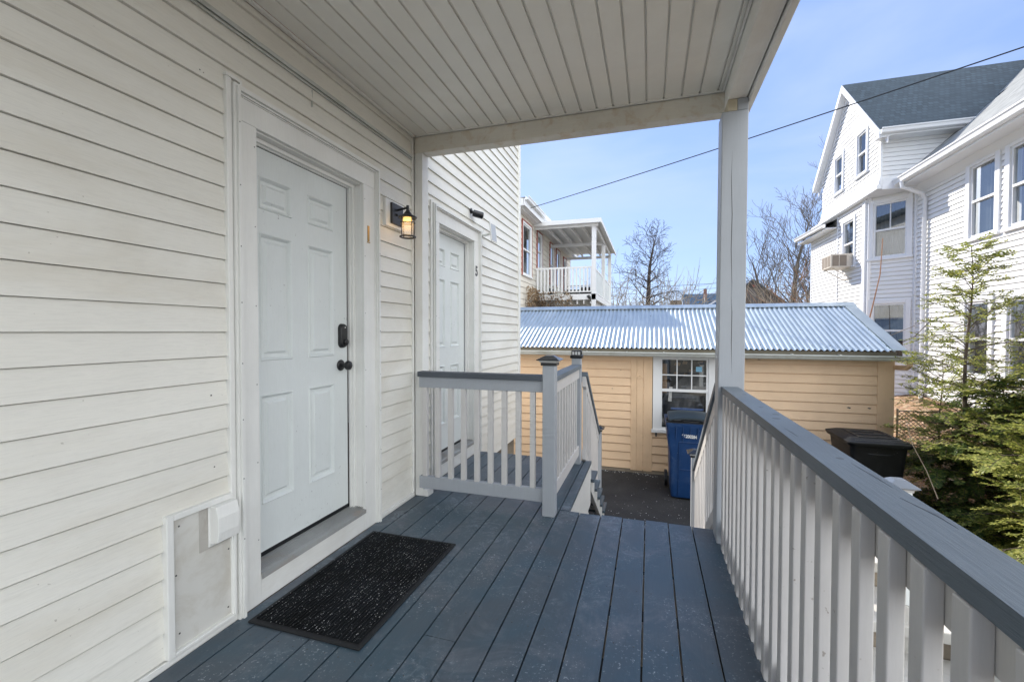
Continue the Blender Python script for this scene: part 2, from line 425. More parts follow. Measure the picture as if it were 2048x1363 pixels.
L(rp.outputs['Color'], mx.inputs[0]); L(sky.outputs['Color'], ml.inputs[6]); L(ml.outputs[2], mx.inputs[6])
# unseen bright cloud added behind and right of the camera to light the porch
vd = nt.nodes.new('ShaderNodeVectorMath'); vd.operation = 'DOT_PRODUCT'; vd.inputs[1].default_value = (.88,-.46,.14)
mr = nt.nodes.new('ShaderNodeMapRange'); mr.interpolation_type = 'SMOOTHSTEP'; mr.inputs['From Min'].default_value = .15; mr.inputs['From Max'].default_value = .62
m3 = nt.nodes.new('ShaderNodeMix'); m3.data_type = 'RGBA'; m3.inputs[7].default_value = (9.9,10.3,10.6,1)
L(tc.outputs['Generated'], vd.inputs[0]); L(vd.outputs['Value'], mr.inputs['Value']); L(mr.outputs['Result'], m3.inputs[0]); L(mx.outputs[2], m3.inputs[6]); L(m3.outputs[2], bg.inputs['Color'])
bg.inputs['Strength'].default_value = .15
sun = bpy.data.lights.new('sun', 'SUN'); sun.energy = 3.8; sun.angle = R(.5); sun.color = (1.,.94,.86)
so = bpy.data.objects.new('sun', sun); COL.objects.link(so)
so.rotation_euler = (-(SUN_DIR*math.cos(SUN_EL) + Vector((0,0,math.sin(SUN_EL))))).to_track_quat('-Z','Y').to_euler()
SC.view_settings.view_transform = 'Standard'; SC.view_settings.look = 'None'; SC.view_settings.gamma = 1
SC.view_settings.exposure = .95

cam = bpy.data.cameras.new('camera'); co = bpy.data.objects.new('camera', cam); COL.objects.link(co); SC.camera = co
cam.sensor_width = 36; cam.lens = 879.9/2048*36; cam.clip_end = 2000; cam.clip_start = .05
yaw, pitch, roll = .302919, -.0215109, .001407
fw = Vector((-math.sin(yaw)*math.cos(pitch), math.cos(yaw)*math.cos(pitch), math.sin(pitch)))
rt = Vector((math.cos(yaw), math.sin(yaw), 0)); up = rt.cross(fw)
r2 = rt*math.cos(roll) + up*math.sin(roll); u2 = up*math.cos(roll) - rt*math.sin(roll)
co.matrix_world = Matrix(((r2.x,u2.x,-fw.x,0),(r2.y,u2.y,-fw.y,0),(r2.z,u2.z,-fw.z,1.265),(0,0,0,1)))
SC.cycles.max_bounces = 10; SC.cycles.diffuse_bounces = 5; SC.cycles.transparent_max_bounces = 16
SC.cycles.use_denoising = True

# ------------------------------------------------------------------ setting
G = -1.1
tag(build(MB().add([(-300,-300,G-.03),(300,-300,G-.03),(300,500,G-.03),(-300,500,G-.03)], [(0,1,2,3)]), 'ground', M['yard']), kind='structure')
tag(build(MB().add([(-6,-4,G),(1.0,-4,G),(1.0,2.2,G),(3.42,4.4,G),(3.42,7.9,G),(-6,7.9,G)], [(0,1,2,3,4,5)]), 'driveway', M['asphalt']), kind='structure')
bank = MB()
nx, ny = 22, 26
for j in range(ny+1):
    for i in range(nx+1):
        x = 1.0+5.3*i/nx; y = -1+16*j/ny
        if x < 3.44 and y > 3.9: x = 3.44 + (x-3.44)*.02
        h = max(0., (x-3.6)/2.4)*(.25+.62*min(1,max(0,(y-3)/8)))
        bank.v.append((x, y, G+.006+h+.05*rnd.random()*(1 if x > 2 else .2)))
for j in range(ny):
    for i in range(nx):
        a = j*(nx+1)+i; bank.f.append((a,a+1,a+nx+2,a+nx+1))
tag(build(bank, 'leafy_bank', M['litter'], smooth=True), kind='structure')

# ------------------------------------------------------------------ the house on the left
H = thing('house', 'cream white vinyl sided house with the two panelled doors numbered 1 and 5', 'house', (-1.74,0,G))
E, PH = .1025, .032
sid = MB()
doorsY = (0., 1.833)
holes = [(3+1.462+d, 3+2.53+d, -.2, 2.33) for d in doorsY]
clap(sid, (-1.74,-3), (0,1), (1,0), 8.85, -.173, 6.6, E, PH, .016, holes, None, lambda z: .0017+.0065*max(0,min(1,(1.35-z)/1.0)))
clap(sid, (-1.74,5.85), (-1,0), (0,1), 7, -.173, 6.6, E, PH, .014)
clap(sid, (-1.74,-3), (-1,0), (0,-1), 7, -.173, 6.6, E, PH, .014)
f = MB(); f.box(-8.7,-1.79,-2.95,5.82,G,-.17); build(f, 'foundation', M['stone'], H)
f = MB(); f.box(-9.1,-1.35,-3.4,6.25,6.6,6.78); build(f, 'roof', M['sh_dark'], H)
f = MB(); f.box(-1.80,-1.712,5.80,5.875,-.2,6.6); f.box(-1.84,-1.80,5.862,5.876,-.2,6.6); build(f, 'corner_board', M['trimZ'], H, .004)
f = MB(); f.box(-1.738,-1.716,-3,1.462,.0,.026); f.box(-1.738,-1.716,2.53,2.985,0,.026); f.box(-1.738,-1.722,2.53,2.985,.026,.038)
build(f, 'base_trim', M['trimY'], H, .003)
f = MB(); f.box(-1.738,-1.716,2.972,2.990,.03,2.72); f.box(-1.738,-1.716,3.09,3.104,.0,4)
f.box(-1.738,-1.712,1.434,1.459,.03,2.345); f.box(-1.738,-1.712,3.26,3.282,.03,2.345); build(f, 'trim_channel', M['trimZ'], H, .004)
f = MB(); f.box(-1.738,-1.712,1.434,1.50,2.347,2.362); f.box(-1.738,-1.714,1.50,1.512,2.334,2.36); build(f, 'trim_end', M['trimY'], H, .002)
f = MB(); f.box(-1.728,-1.716,-3,2.97,2.572,2.592); f.box(-1.728,-1.720,-3,2.97,2.556,2.566); build(f, 'wire_channel', M['gutter'], H, .002)
f = MB(); f.box(-1.735,-1.7252,1.948,1.9492,2.46,2.55); build(f, 'siding_seam', M['gutter'], H)

def panel_door(par, name, dy, hardware):
    """six-panel slab with raised panels, in plane X = xs facing +X"""
    xs = -1.82; y0, y1, z0, z1 = 1.565+dy, 2.336+dy, .174, 2.156
    cols = ((1.686+dy,1.893+dy),(2.007+dy,2.214+dy)); rows = ((.407,.950),(1.117,1.746),(1.861,2.024))
    ys = sorted([y0,y1]+[c for p in cols for c in p]); zs = sorted([z0,z1]+[c for p in rows for c in p])
    mb = MB()
    for i in range(len(ys)-1):
        for j in range(len(zs)-1):
            a,b,c,d = ys[i],ys[i+1],zs[j],zs[j+1]
            if (a,b) in cols and (c,d) in rows:
                prof = ((0,0),(.005,.006),(.011,.001),(.019,-.013),(.034,-.013),(.047,-.001))
                rings = [[(xs+h,a+t,c+t),(xs+h,b-t,c+t),(xs+h,b-t,d-t),(xs+h,a+t,d-t)] for t,h in prof]
                for r0, r1 in zip(rings, rings[1:]):
                    for k in range(4): mb.add([r0[k],r0[(k+1)%4],r1[(k+1)%4],r1[k]], [(0,1,2,3)])
                mb.add(rings[-1], [(0,1,2,3)])
            else: mb.add([(xs,a,c),(xs,b,c),(xs,b,d),(xs,a,d)], [(0,1,2,3)])
    mb.add([(xs,y1,z0),(xs-.04,y1,z0),(xs-.04,y1,z1),(xs,y1,z1)], [(0,1,2,3)])
    mb.add([(xs,y0,z0),(xs,y1,z0),(xs-.04,y1,z0),(xs-.04,y0,z0)], [(0,1,2,3)])
    dr = build(mb, 'door', M['door'], par, fix=False)
    if hardware:
        k = MB(); c = (xs,2.272+dy,1.056)
        k.lathe([(.001,0),(.033,.001),(.034,.006),(.029,.011),(.014,.013),(.012,.036),(.019,.041),(.027,.050),(.029,.060),(.025,.070),(.012,.075),(.001,.076)], c, 24, 'x')
        build(k, 'door_knob', M['black'], dr, smooth=True)
        k = MB(); secs = []
        for x, w, h, r in ((0,.066,.150,.03),(.014,.064,.148,.03),(.024,.052,.136,.025),(.026,.040,.12,.02)):
            secs.append([(xs+x, p[0], p[1]) for p in [(q[0],q[1]) for q in rrect(2.285+dy,1.237,0,w,h,min(r,w/2-.001),5)]])
        k.loft(secs); k.lathe([(.019,.02),(.019,.034),(.015,.037),(.001,.038)], (xs,2.292+dy,1.198), 20, 'x')
        build(k, 'keypad_lock', M['black'], dr, smooth=True)
        k = MB(); k.lathe([(.004,.026),(.003,.0285),(.0005,.029)], (xs,2.287+dy,1.288), 12, 'x'); build(k, 'lock_badge', M['whiteplain'], dr, smooth=True)
    k = MB(); k.box(xs-.03,xs-.004,y0,y1+.04,.150,.174); k.box(xs-.035,xs-.008,y1+.001,y1+.016,.15,2.17); k.box(xs-.035,xs-.008,y0,y1+.016,2.157,2.17)
    build(k, 'weatherstrip', M['black'], dr)
    return dr

def casing(par, dy):
    f = MB()
    yl0,yl1,yr0,yr1,zt,zo = 1.462+dy,1.588+dy,2.376+dy,2.53+dy,2.332,2.190
    f.box(-1.742,-1.720,yl0+.03,yl1,0,zo); f.box(-1.742,-1.720,yr0,yr1-.03,0,zo); f.box(-1.742,-1.7203,yl0+.03,yr1-.03,zo+.0006,zt-.03)
    c = build(f, 'door_casing', M['trimZ'], par, .002)
    f = MB()   # moulded back band round the outside
    for w0, w1, x in ((0,.011,-1.704),(.0125,.026,-1.694),(.0275,.035,-1.706),(.0365,.041,-1.7145)):
        f.box(-1.742,x,yl0+w0,yl0+w1,0,zt-w0); f.box(-1.742,x,yr1-w1,yr1-w0,0,zt-w0); f.box(-1.742,x,yl0+w1+.0003,yr1-w1-.0003,zt-w1,zt-w0)
    f3 = f
    f = MB()
    f.box(-1.84,-1.7425,yr0-.001,yr0+.04,.14,zo); f.box(-1.84,-1.7425,yl1-.045,yl1-.004,.14,zo); f.box(-1.84,-1.7425,yl1-.004,yr0-.001,zo-.006,zo+.03)
    f.box(-1.818,-1.785,yr0-.022,yr0-.001,.14,zo-.006); f.box(-1.818,-1.785,yl1-.004,yr0-.022,zo-.026,zo-.006)
    f.box(-1.818,-1.802,yr0-.03,yr0-.022,.14,zo-.026); f.box(-1.818,-1.802,yl1-.004,yr0-.03,zo-.032,zo-.026)
    build(f, 'door_jamb', M['trimZ'], c, .002)
    f = MB(); f.add([(-1.85,yl1-.04,.150),(-1.7135,yl1-.0,.139),(-1.7135,yr0+.0,.132),(-1.85,yr0+.03,.148),(-1.85,yl1-.04,.11),(-1.7135,yl1,.11),(-1.7135,yr0,.11),(-1.85,yr0+.03,.11)], [(0,1,2,3),(1,5,6,2)])
    for q in range(6): f.box(-1.80+.012*q,-1.796+.012*q,yl1+.001,yr0-.001,.1465-.0009*q,.150-.0009*q)
    build(f, 'door_sill', M['silver'], c)
    f = MB(); f.box(-1.74,-1.722,yl1+.0008,yr0-.0008,0,.1325); build(f, 'riser_board', M['trimY'], c, .002)
    f = MB(); r_ = random.Random(5+int(dy))
    for k in range(16):
        z = .2+1.95*k/15
        for y in ((yl0+.018) if k%2 else (yr1-.019),): f.lathe([(.003,-.0003),(.0025,.0008),(.0005,.001)], (-1.694,y,z+.03*r_.random()), 6, 'x')
    for k in range(6):
        f.lathe([(.003,-.0003),(.0025,.0008),(.0005,.001)], (-1.720,yl1-.012,.3+.36*k), 6, 'x')
        f.lathe([(.003,-.0003),(.0025,.0008),(.0005,.001)], (-1.720,yr0+.012,.3+.36*k), 6, 'x')
    build(f3, 'back_band', M['trimZ'], c, extra=((f, M['screw']),))
    return c
d1 = panel_door(H, 'door', 0, True); d1['label'] = 'front door with black knob and keypad lock behind the doormat'
d5 = panel_door(H, 'door', 1.833, False); d5['label'] = 'far door behind the low railing'
c1 = casing(H, 0); c5 = casing(H, 1.833)
n1 = text_obj('1', 'house_number', M['brass'], c1, (-1.7185,2.422,1.882), (PI/2,0,PI/2), .135, .0015, .95, .0035)
f = MB(); f.box(-1.720,-1.7165,2.408,2.437,1.829,1.835); build(f, 'number_foot', M['brass'], c1)
n5 = text_obj('5', 'house_number', M['screw'], c5, (-1.7185,4.262,1.885), (PI/2,0,PI/2), .140, .0015, .95, .004)
f = MB(); r_ = random.Random(3)
for y, z in ((1.33,2.31),(1.345,2.306),(1.395,2.297),(1.405,2.299),(1.41,2.293),(1.36,1.684),(1.37,1.683),(1.41,1.683),(1.42,1.684),(1.43,1.682),(1.37,.70),(1.36,1.0)):
    f.lathe([(.0035,0),(.003,.001),(.0005,.0012)], (-1.7275,y,z), 6, 'x')
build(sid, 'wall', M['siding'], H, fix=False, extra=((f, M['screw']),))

# access panel with the vent hood
f = MB()
for y, z in ((1.218,.515),(1.205,.33),(1.215,.10),(1.425,.33),(1.42,.08)): f.lathe([(.0042,0),(.0035,.0014),(.001,.002)], (-1.722,y,z), 8, 'x')
ap = MB(); ap.box(-1.74,-1.722,1.188,1.436,.046,.548); AP = build(ap, 'access_panel', paint('stained_white_panel', (.62,.61,.575), .6, .08, dirt=(.33,.28,.20), dirt_amt=.5, dscale=3.4, bump=.3), H, .002, extra=((f, M['screw']),))
f = MB(); f.box(-1.742,-1.7055,1.163,1.189,.028,.572); f.box(-1.742,-1.7055,1.1895,1.438,.5485,.572); f.box(-1.742,-1.7055,1.4385,1.45,.03,.53); f.box(-1.742,-1.706,1.1895,1.438,.028,.042)
build(f, 'panel_frame', M['trimZ'], AP, .003)
f = MB(); f.box(-1.722,-1.7195,1.296,1.436,.372,.5475); build(f, 'vent_plate', paint('grimy_plate', (.45,.43,.40), .6, .2, dirt=(.25,.2,.15), dirt_amt=.6, dscale=8), AP, .001)
f = MB(); pr = []
for k in range(7):
    t = k/6; pr.append((-1.7195+.022+.05*math.sin(PI*(.12+.70*t)), .548-.165*t))
poly = [(-1.7195,.548),(-1.680,.547),(-1.668,.50),(-1.668,.44),(-1.674,.40),(-1.7195,.390)]
f.ext([(x,1.337,z) for x,z in poly], (0,.098,0)); f.box(-1.7195,-1.714,1.331,1.442,.379,.553)
build(f, 'vent_hood', M['trimZ'], AP, .004)


# ------------------------------------------------------------------ porch
PO = thing('porch', 'covered porch with grey blue plank floor, white railings and vinyl ceiling', 'porch', (-.6,1.0,G))
dk = MB(); gaps = [.2715-.1453*k for k in range(-1,14)]
for k, g in enumerate(gaps):
    x1, x0 = g-.0036, g-.1453+.0036
    if k == 0: x1 = .4135; x0 = .2745
    if x0 < -1.715: x0 = -1.715
    if x1 < x0+.01: continue
    yend = 3.058 + .004*((k*37)%5-2)
    if x1 < -.50: yend = 4.32
    jo = {3:.42,6:1.05,8:1.62,9:.78,11:1.95}.get(k)
    if jo: dk.box(x0,x1,-1.6,jo-.0015,-.026,0); dk.box(x0,x1,jo+.0015,yend,-.026,-.0006)
    else: dk.box(x0,x1,-1.6,yend,-.026,0)
dk.box(-.5975,-.532,3.064,4.32,-.026,0)
dk.box(.4195,.56,-1.6,2.99,-.0262,-.0004)
f = MB(); rr = random.Random(11)
for k, g in enumerate(gaps):
    for y in (.2,.6,1.0,1.4,1.8,2.2,2.6,3.0):
        for dx in (-.035,-.112):
            f.lathe([(.0036,-.0002),(.003,.0006),(.0005,.0007)], (g+dx+.004*rr.random(),y+.01*rr.random(),0), 6)
build(dk, 'deck_floor', M['deck'], PO, .0035, extra=((f, M['screw']),))
f = MB(); f.box(-1.7,.50,3.00,3.052,-.24,-.03); f.box(-.565,-.538,3.053,4.30,-.42,-.03); f.box(-1.7,-.566,4.262,4.30,-.24,-.03); f.box(.5,.54,-1.6,3.052,-.26,-.03)
build(f, 'rim_boards', M['trimY'], PO, .002)
f = MB()
for y in (-1.2,-.8,-.4,0,.4,.8,1.2,1.6,2.0,2.4,2.8,3.4,3.9): f.box(-1.7,(.499 if y < 3 else -.567),y-.02,y+.02,-.2,-.0275)
build(f, 'joists', M['beam'], PO)
for q in ((.43,.52,2.75,2.84,G,-.27),(.43,.52,.3,.39,G,-.27),(-.66,-.571,4.17,4.26,G,-.25),(-.66,-.571,3.07,3.16,G,-.25)): build(MB().box(*q), 'support_post', M['trimZ'], PO, .003)
f = MB()   # lattice under the landing
for k in range(-12,16):
    y = 3.06+.075*k
    for s in (1,-1):
        a = Vector((-.556,y,-1.08)); b = Vector((-.556,y+s*.66,-.42))
        if s < 0: a.x -= .007; b.x -= .007
        t0 = max(0,((3.07-a.y)/(b.y-a.y)) if s>0 else ((4.25-a.y)/(b.y-a.y))); t1 = min(1,((4.25-a.y)/(b.y-a.y)) if s>0 else ((3.07-a.y)/(b.y-a.y)))
        if t1-t0 > .05: f.bar(a+(b-a)*t0, a+(b-a)*t1, .006, .03, (1,0,0)) if False else f.ext([a+(b-a)*t0+Vector((0,-.018,0)), a+(b-a)*t0+Vector((0,.018,0)), a+(b-a)*t1+Vector((0,.018,0)), a+(b-a)*t1+Vector((0,-.018,0))], (.006,0,0))
build(f, 'lattice', M['trimZ'], PO)

# ceiling of grooved vinyl panels
f = MB(); x = -1.70; y0, y1, z = -1.6, 2.985, 2.742
while x < .42:
    xe = min(x+.105,.425)
    for a,b,za,zb in ((x,xe-.016,z,z),(xe-.016,xe-.014,z,z+.010),(xe-.014,xe-.006,z+.010,z+.010),(xe-.006,xe-.003,z+.008,z-.003),(xe-.003,xe,z-.003,z)):
        f.add([(a,y0,za),(b,y0,zb),(b,y1,zb),(a,y1,za)], [(0,1,2,3)])
    x += .105
build(f, 'ceiling', M['soffit'], PO, fix=False)
f = MB(); f.box(-1.722,-1.70,-1.6,2.985,2.728,2.741); f.box(-1.70,.425,2.985,2.999,2.735,2.747); f.box(.412,.426,-1.6,2.985,2.732,2.741); build(f, 'ceiling_trim', M['trimY'], PO, .002)
f = MB(); f.box(-1.721,-1.7145,-1.6,2.0,2.7425,2.755); build(f, 'ceiling_gap_strip', paint('copper_strip', (.45,.2,.12), .5), PO)
f = MB(); f.box(-1.7195,.462,3.0,3.098,2.615,2.7345); build(f, 'front_beam', M['beam'], PO, .004)
f = MB(); f.box(.4285,.5275,-1.6,2.999,2.619,2.76); f.box(.463,.5275,3.0,3.098,2.619,2.76); build(f, 'side_beam', M['trimY'], PO, .003)
f = MB(); f.box(.5345,.566,-1.6,3.125,2.588,2.85); f.box(.566,.572,-1.6,3.125,2.70,2.85); f.box(-1.72,.5335,3.100,3.125,2.70,2.85); build(f, 'fascia', M['trimY'], PO, .003)
f = MB(); f.box(-1.72,.60,-1.65,3.16,2.852,2.90); build(f, 'porch_roof', M['sh_dark'], PO)
f = MB(); f.box(-1.7195,-1.652,3.0,3.096,.0,2.6145); build(f, 'corner_post', M['trimZ'], PO, .004)
f = MB(); f.box(-1.6515,-1.61,3.0,3.09,.0,.05); build(f, 'post_block', M['trimY'], PO, .003)
# roof post, leaning very slightly, with the notch and end-grain block at its head
f = MB()
def lx(z): return .388 + .008*z/2.6
f.loft([[(lx(z)+a,y,z) for a,y in ((0,2.85),(.14,2.85),(.14,2.99),(0,2.99))] for z in (.02,1.0,2.0,2.548)])
f.loft([[(.388+a*.995,y,z) for a,y in ((ins,2.85+ins),(.14-ins,2.85+ins),(.14-ins,2.99-ins),(ins,2.99-ins))] for ins, z in ((.014,-.03),(0,.0195))])
f.box(.478,.5355,2.851,2.989,2.5485,2.6175)
build(f, 'roof_post', M['newel'], PO, .005)
f = MB(); f.box(.4265,.4765,2.853,2.98,2.5495,2.6165); build(f, 'end_grain_block', M['endgrain'], PO, .002)
f = MB()   # drying cracks in the post
for pts in (((.452,2.8496,2.32),(.449,2.8496,2.15),(.455,2.8496,1.95),(.452,2.8496,1.75),(.458,2.8496,1.55),(.457,2.8496,1.40)),((.455,2.8496,1.47),(.460,2.8496,1.38),(.459,2.8496,1.2),(.463,2.8496,1.0))):
    m = len(pts)
    for i in range(m-1):
        w0 = .0022*math.sin(PI*(i+.05)/(m-1)); w1 = .0022*math.sin(PI*(i+1)/(m-1))
        a, b = Vector(pts[i]), Vector(pts[i+1])
        f.add([a-Vector((w0,0,0)),a+Vector((w0,0,0)),b+Vector((w1,0,0)),b-Vector((w1,0,0))], [(0,1,2,3)])
build(f, 'crack', M['screw'], PO)

def bal(par, x, y, z0, z1, w=.038, cham=0, t=None):
    f = MB()
    if t: f.ext([(x-t/2,y-w/2,z0+.03),(x-t/2+.006,y-w/2,z0+.012),(x+t/2,y-w/2,z0),(x+t/2,y-w/2,z1),(x-t/2,y-w/2,z1)], (0,w,0)); return build(f, 'baluster', M['rail'], par, .003, seg=3)
    if cham: f.ext([(x-w/2,y-w/2,z0+.035),(x+w/2-.004,y-w/2,z0),(x+w/2,y-w/2,z0),(x+w/2,y-w/2,z1),(x-w/2,y-w/2,z1)], (0,w,0))
    else: f.box(x-w/2,x+w/2,y-w/2,y+w/2,z0,z1)
    return build(f, 'baluster', M['rail'], par, .002)
def pyramid_cap(par, x, y, z, s=.088, name='post_cap'):
    f = MB(); h = s/2
    f.loft([rrect(x,y,z,s+.022,s+.022,.004,1), rrect(x,y,z+.020,s+.022,s+.022,.004,1)])
    c = build(f, name, M['black'], par, .002)
    f = MB(); f.loft([rrect(x,y,z+.0202,s+.028,s+.028,.004,1), rrect(x,y,z+.026,s+.034,s+.034,.004,1), rrect(x,y,z+.036,s+.048,s+.048,.004,1)])
    build(f, 'cap_collar', M['chrome'], c, .001)
    f = MB(); f.loft([rrect(x,y,z+.0362,s+.075,s+.075,.003,1), rrect(x,y,z+.041,s+.072,s+.072,.003,1), rrect(x,y,z+.068,.056,.056,.003,1)])
    build(f, 'cap_top', M['blackgloss'], c, .001)
    return c
M['blackgloss'] = paint('glossy_black_top', (.015,.017,.02), .16, .2, bump=.02)

# long railing on the right
f = MB()   # knots and splits in the cap
for px, py, s in ((.47,2.52,.012),(.46,2.12,.010),(.475,1.95,.014),(.455,1.86,.016),(.468,1.32,.010)):
    f.lathe([(s,0),(s*.9,.0006),(s*.55,.0008),(.001,.0008)], (px,py,.9416), 12)
for a, b in (((.484,1.10),(.476,1.28)),((.487,.90),(.468,1.04)),((.44,1.55),(.434,1.68))):
    f.ext([(a[0],a[1],.9415),(a[0]+.0022,a[1]+.06,.9415),(b[0],b[1],.9415),(a[0]-.002,a[1]+.05,.9415)], (0,0,.0011))

RA = build(MB().box(.408,.499,-.9,2.849,.905,.942), 'railing', M['cap'], PO, .006, seg=3, extra=((f, M['capX']),)); RA['label'] = 'long right railing with a grey stained cap'
build(MB().box(.4315,.468,-.9,2.849,.818,.9045), 'top_rail', M['rail'], RA, .003)
build(MB().box(.4315,.468,-.9,2.849,.06,.146), 'bottom_rail', M['rail'], RA, .003)
k = 0; y = 2.745
while y > -.35:
    bal(RA, .4175, y+.003*math.sin(y*37), -.02, .9045, .0385, 1, .0275); y -= .1056
# low railing between the porch and the far landing
RB = build(MB().box(-1.651,-.6945,2.912,3.002,.928,.966), 'railing', M['capX'], PO, .004); RB['label'] = 'short railing from the wall to the corner newel'
build(MB().box(-1.6515,-.694,2.942,2.984,.846,.9275), 'top_rail', M['newel'], RB, .003)
build(MB().box(-1.6515,-.694,2.942,2.984,.086,.176), 'bottom_rail', M['newel'], RB, .003)
for k in range(9): bal(RB, -1.608+.1045*k, 2.963, .1765, .8455, .036)
N1 = build(MB().box(-.694,-.608,2.915,3.001,-.0,1.034), 'newel_post', M['newel'], PO, .004)
pyramid_cap(N1, -.651, 2.958, 1.034, .086)
N2 = build(MB().box(-.707,-.621,4.17,4.256,.0,1.012), 'newel_post', M['newel'], PO, .004)
f = MB(); f.loft([rrect(-.664,4.213,1.012,.110,.110,.012,3), rrect(-.664,4.213,1.018,.116,.116,.012,3), rrect(-.664,4.213,1.040,.112,.112,.012,3), rrect(-.664,4.213,1.044,.092,.092,.01,3)])
CP = build(f, 'post_cap', M['black'], N2, smooth=True)
f = MB(); f.box(-.702,-.626,4.175,4.251,1.0445,1.076); build(f, 'cap_lens', M['lens'], CP)
f = MB(); f.box(-.708,-.620,4.169,4.257,1.0765,1.086)
for dx in (-.042,-.014,.014,.042):
    for yy in (4.1715,4.2545): f.box(-.664+dx-.003,-.664+dx+.003,yy-.003,yy+.003,1.0445,1.0765)
for dy in (-.014,.014):
    for xx in (-.7055,-.6225): f.box(xx-.003,xx+.003,4.213+dy-.003,4.213+dy+.003,1.0445,1.0765)
build(f, 'cap_frame', M['black'], CP)
RC = build(MB().box(-.704,-.614,3.003,4.168,.915,.953), 'railing', M['cap'], PO, .004); RC['label'] = 'middle railing running along the landing edge'
build(MB().box(-.678,-.634,3.002,4.169,.822,.9145), 'top_rail', M['rail'], RC, .003)
build(MB().box(-.678,-.634,3.002,4.169,.085,.180), 'bottom_rail', M['rail'], RC, .003)
for k in range(9): bal(RC, -.656, 3.135+.115*k, .1805, .8215, .036)

# ------------------------------------------------------------------ staircases
def stairs(name, label, x0, x1, ys, n, run, rise):
    S = thing(name, label, 'stairs', ((x0+x1)/2, ys+run*n/2, G))
    for k in range(1, n+1):
        y = ys + run*(k-1); z = -rise*k
        build(MB().box(x0-.012, x1+.030, y+.0, y+run+.028, z-.03, z), 'tread', M['deck'], S, .004)
        build(MB().box(x0+.002, x1-.002, y-.0, y+.018, z+.0008, z+rise-.031 if k > 1 else z+rise-.24+.2), 'riser', M['trimX'], S)
    for xx in (x0, x1-.038):
        poly = [(xx,ys+.02,-.04)]
        z = 0; y = ys
        for k in range(1, n+1): poly += [(xx,ys+.02+run*(k-1),-rise*k-.031),(xx,ys+run*k,-rise*k-.031)]
        poly += [(xx,ys+run*n,G+.002),(xx,ys+run*(n-1),G+.002),(xx,ys+.02,-.36)]
        # one slab following the steps
        f = MB(); n_ = len(poly); f.v = [tuple(p) for p in poly] + [(p[0]+.038,p[1],p[2]) for p in poly]
        bm_poly = poly
        for k in range(1, n+1):
            ya, yb = ys+.02+run*(k-1), ys+run*k
            if k > 1: ya = ys+run*(k-1)
            zt = -rise*k-.031; lo = lambda yy: max(G+.002, -.30-(rise/run)*(yy-ys))
            f2 = [(xx,ya,lo(ya)),(xx,yb,lo(yb)),(xx,yb,zt),(xx,ya,zt)]
            if k == 1: f.v = []; f.f = []
            f.ext(f2, (.038,0,0))
        build(f, 'stringer', M['trimY'], S)
    return S
SA = stairs('staircase', 'grey stairs going down from the porch edge between the roof post and the middle railing', -.528, .385, 3.056, 5, .27, .183)
SB = stairs('staircase', 'grey treaded stairs going down from the landing in front of door 5', -1.62, -.535, 4.322, 5, .27, .183)
def slope_rail(par, x, ya, za, yb, zb, capw=.07, facing=1):
    """sloping handrail with its balusters; a is the high end (top of the cap)"""
    f = MB(); f.vbar((x,ya,za-.02), (x,yb,zb-.02), capw, .046); r = build(f, 'railing', M['cap'], par, .004)
    sl = (zb-za)/(yb-ya)
    f = MB(); f.vbar((x,ya,za-.093), (x,yb,zb-.093), .038, .098); build(f, 'top_rail', M['rail'], r, .003)
    f = MB(); f.vbar((x,ya,za-.80), (x,yb,zb-.80), .038, .098); build(f, 'bottom_rail', M['rail'], r, .003)
    n = int((yb-ya)/.112)
    for k in range(n):
        y = ya+.07+.112*k; z = za+sl*(y-ya); b = MB(); w = .018
        b.loft([[(x-w,y-w,z-.752-sl*w),(x+w,y-w,z-.752-sl*w),(x+w,y+w,z-.752+sl*w),(x-w,y+w,z-.752+sl*w)],[(x-w,y-w,z-.141-sl*w),(x+w,y-w,z-.141-sl*w),(x+w,y+w,z-.141+sl*w),(x-w,y+w,z-.141+sl*w)]])
        build(b, 'baluster', M['rail'], r)
    return r
slope_rail(SB, -.655+.055, 4.258, .875, 5.43, .055)
NL = build(MB().box(-.640,-.555,5.432,5.517,G,.045), 'newel_post', M['newel'], SB, .004)
pyramid_cap(NL, -.5975, 5.4745, .045, .085)
slope_rail(SA, .425, 2.995, .948, 4.372, .02)
NR = build(MB().box(.383,.468,4.374,4.459,G,.10), 'newel_post', M['newel'], SA, .004)
pyramid_cap(NR, .4255, 4.4165, .10, .085)
# ------------------------------------------------------------------ doormat
DM = thing('doormat', 'black ribbed rubber doormat dusted with white specks in front of door 1', 'doormat', (-1.36,1.91,0))
f = MB(); f.box(-1.655,-1.085,1.455,2.365,.0005,.009); build(f, 'rubber_border', M['rubberedge'], DM, .003)
f = MB(); x = -1.630
f.box(-1.632,-1.108,1.478,2.342,.0092,.0105)
while x < -1.112: f.box(x,x+.006,1.480,2.340,.0107,.0165); x += .0172
build(f, 'ribs', M['rubber'], DM)

# ------------------------------------------------------------------ wall lantern
WL = thing('wall_lamp', 'black lantern with a lit amber glass cylinder on the siding beside door 1', 'lamp', (-1.73,2.72,2.0))
f = MB(); f.ext([(-1.7395,2.60,2.17),(-1.7065,2.60,2.17),(-1.7065,2.60,1.985),(-1.7395,2.60,1.985)], (0,.235,0)); build(f, 'mounting_block', M['trimZ'], WL, .004)
f = MB(); f.box(-1.7063,-1.690,2.652,2.795,2.008,2.152); build(f, 'backplate', M['blackmetal'], WL, .004)
ax, ay = -1.592, 2.688
f = MB(); f.tube([(-1.69,2.722,2.112),(-1.66,2.715,2.114),(ax,ay,2.112)], .0075, 10); f.tube([(ax,ay,2.128),(ax,ay,2.085)], .0095, 12)
f.lathe([(.008,0),(.010,.004),(.006,.012),(.001,.014)], (-1.690,2.705,2.075), 10, 'x')
build(f, 'arm', M['blackmetal'], WL, smooth=True)
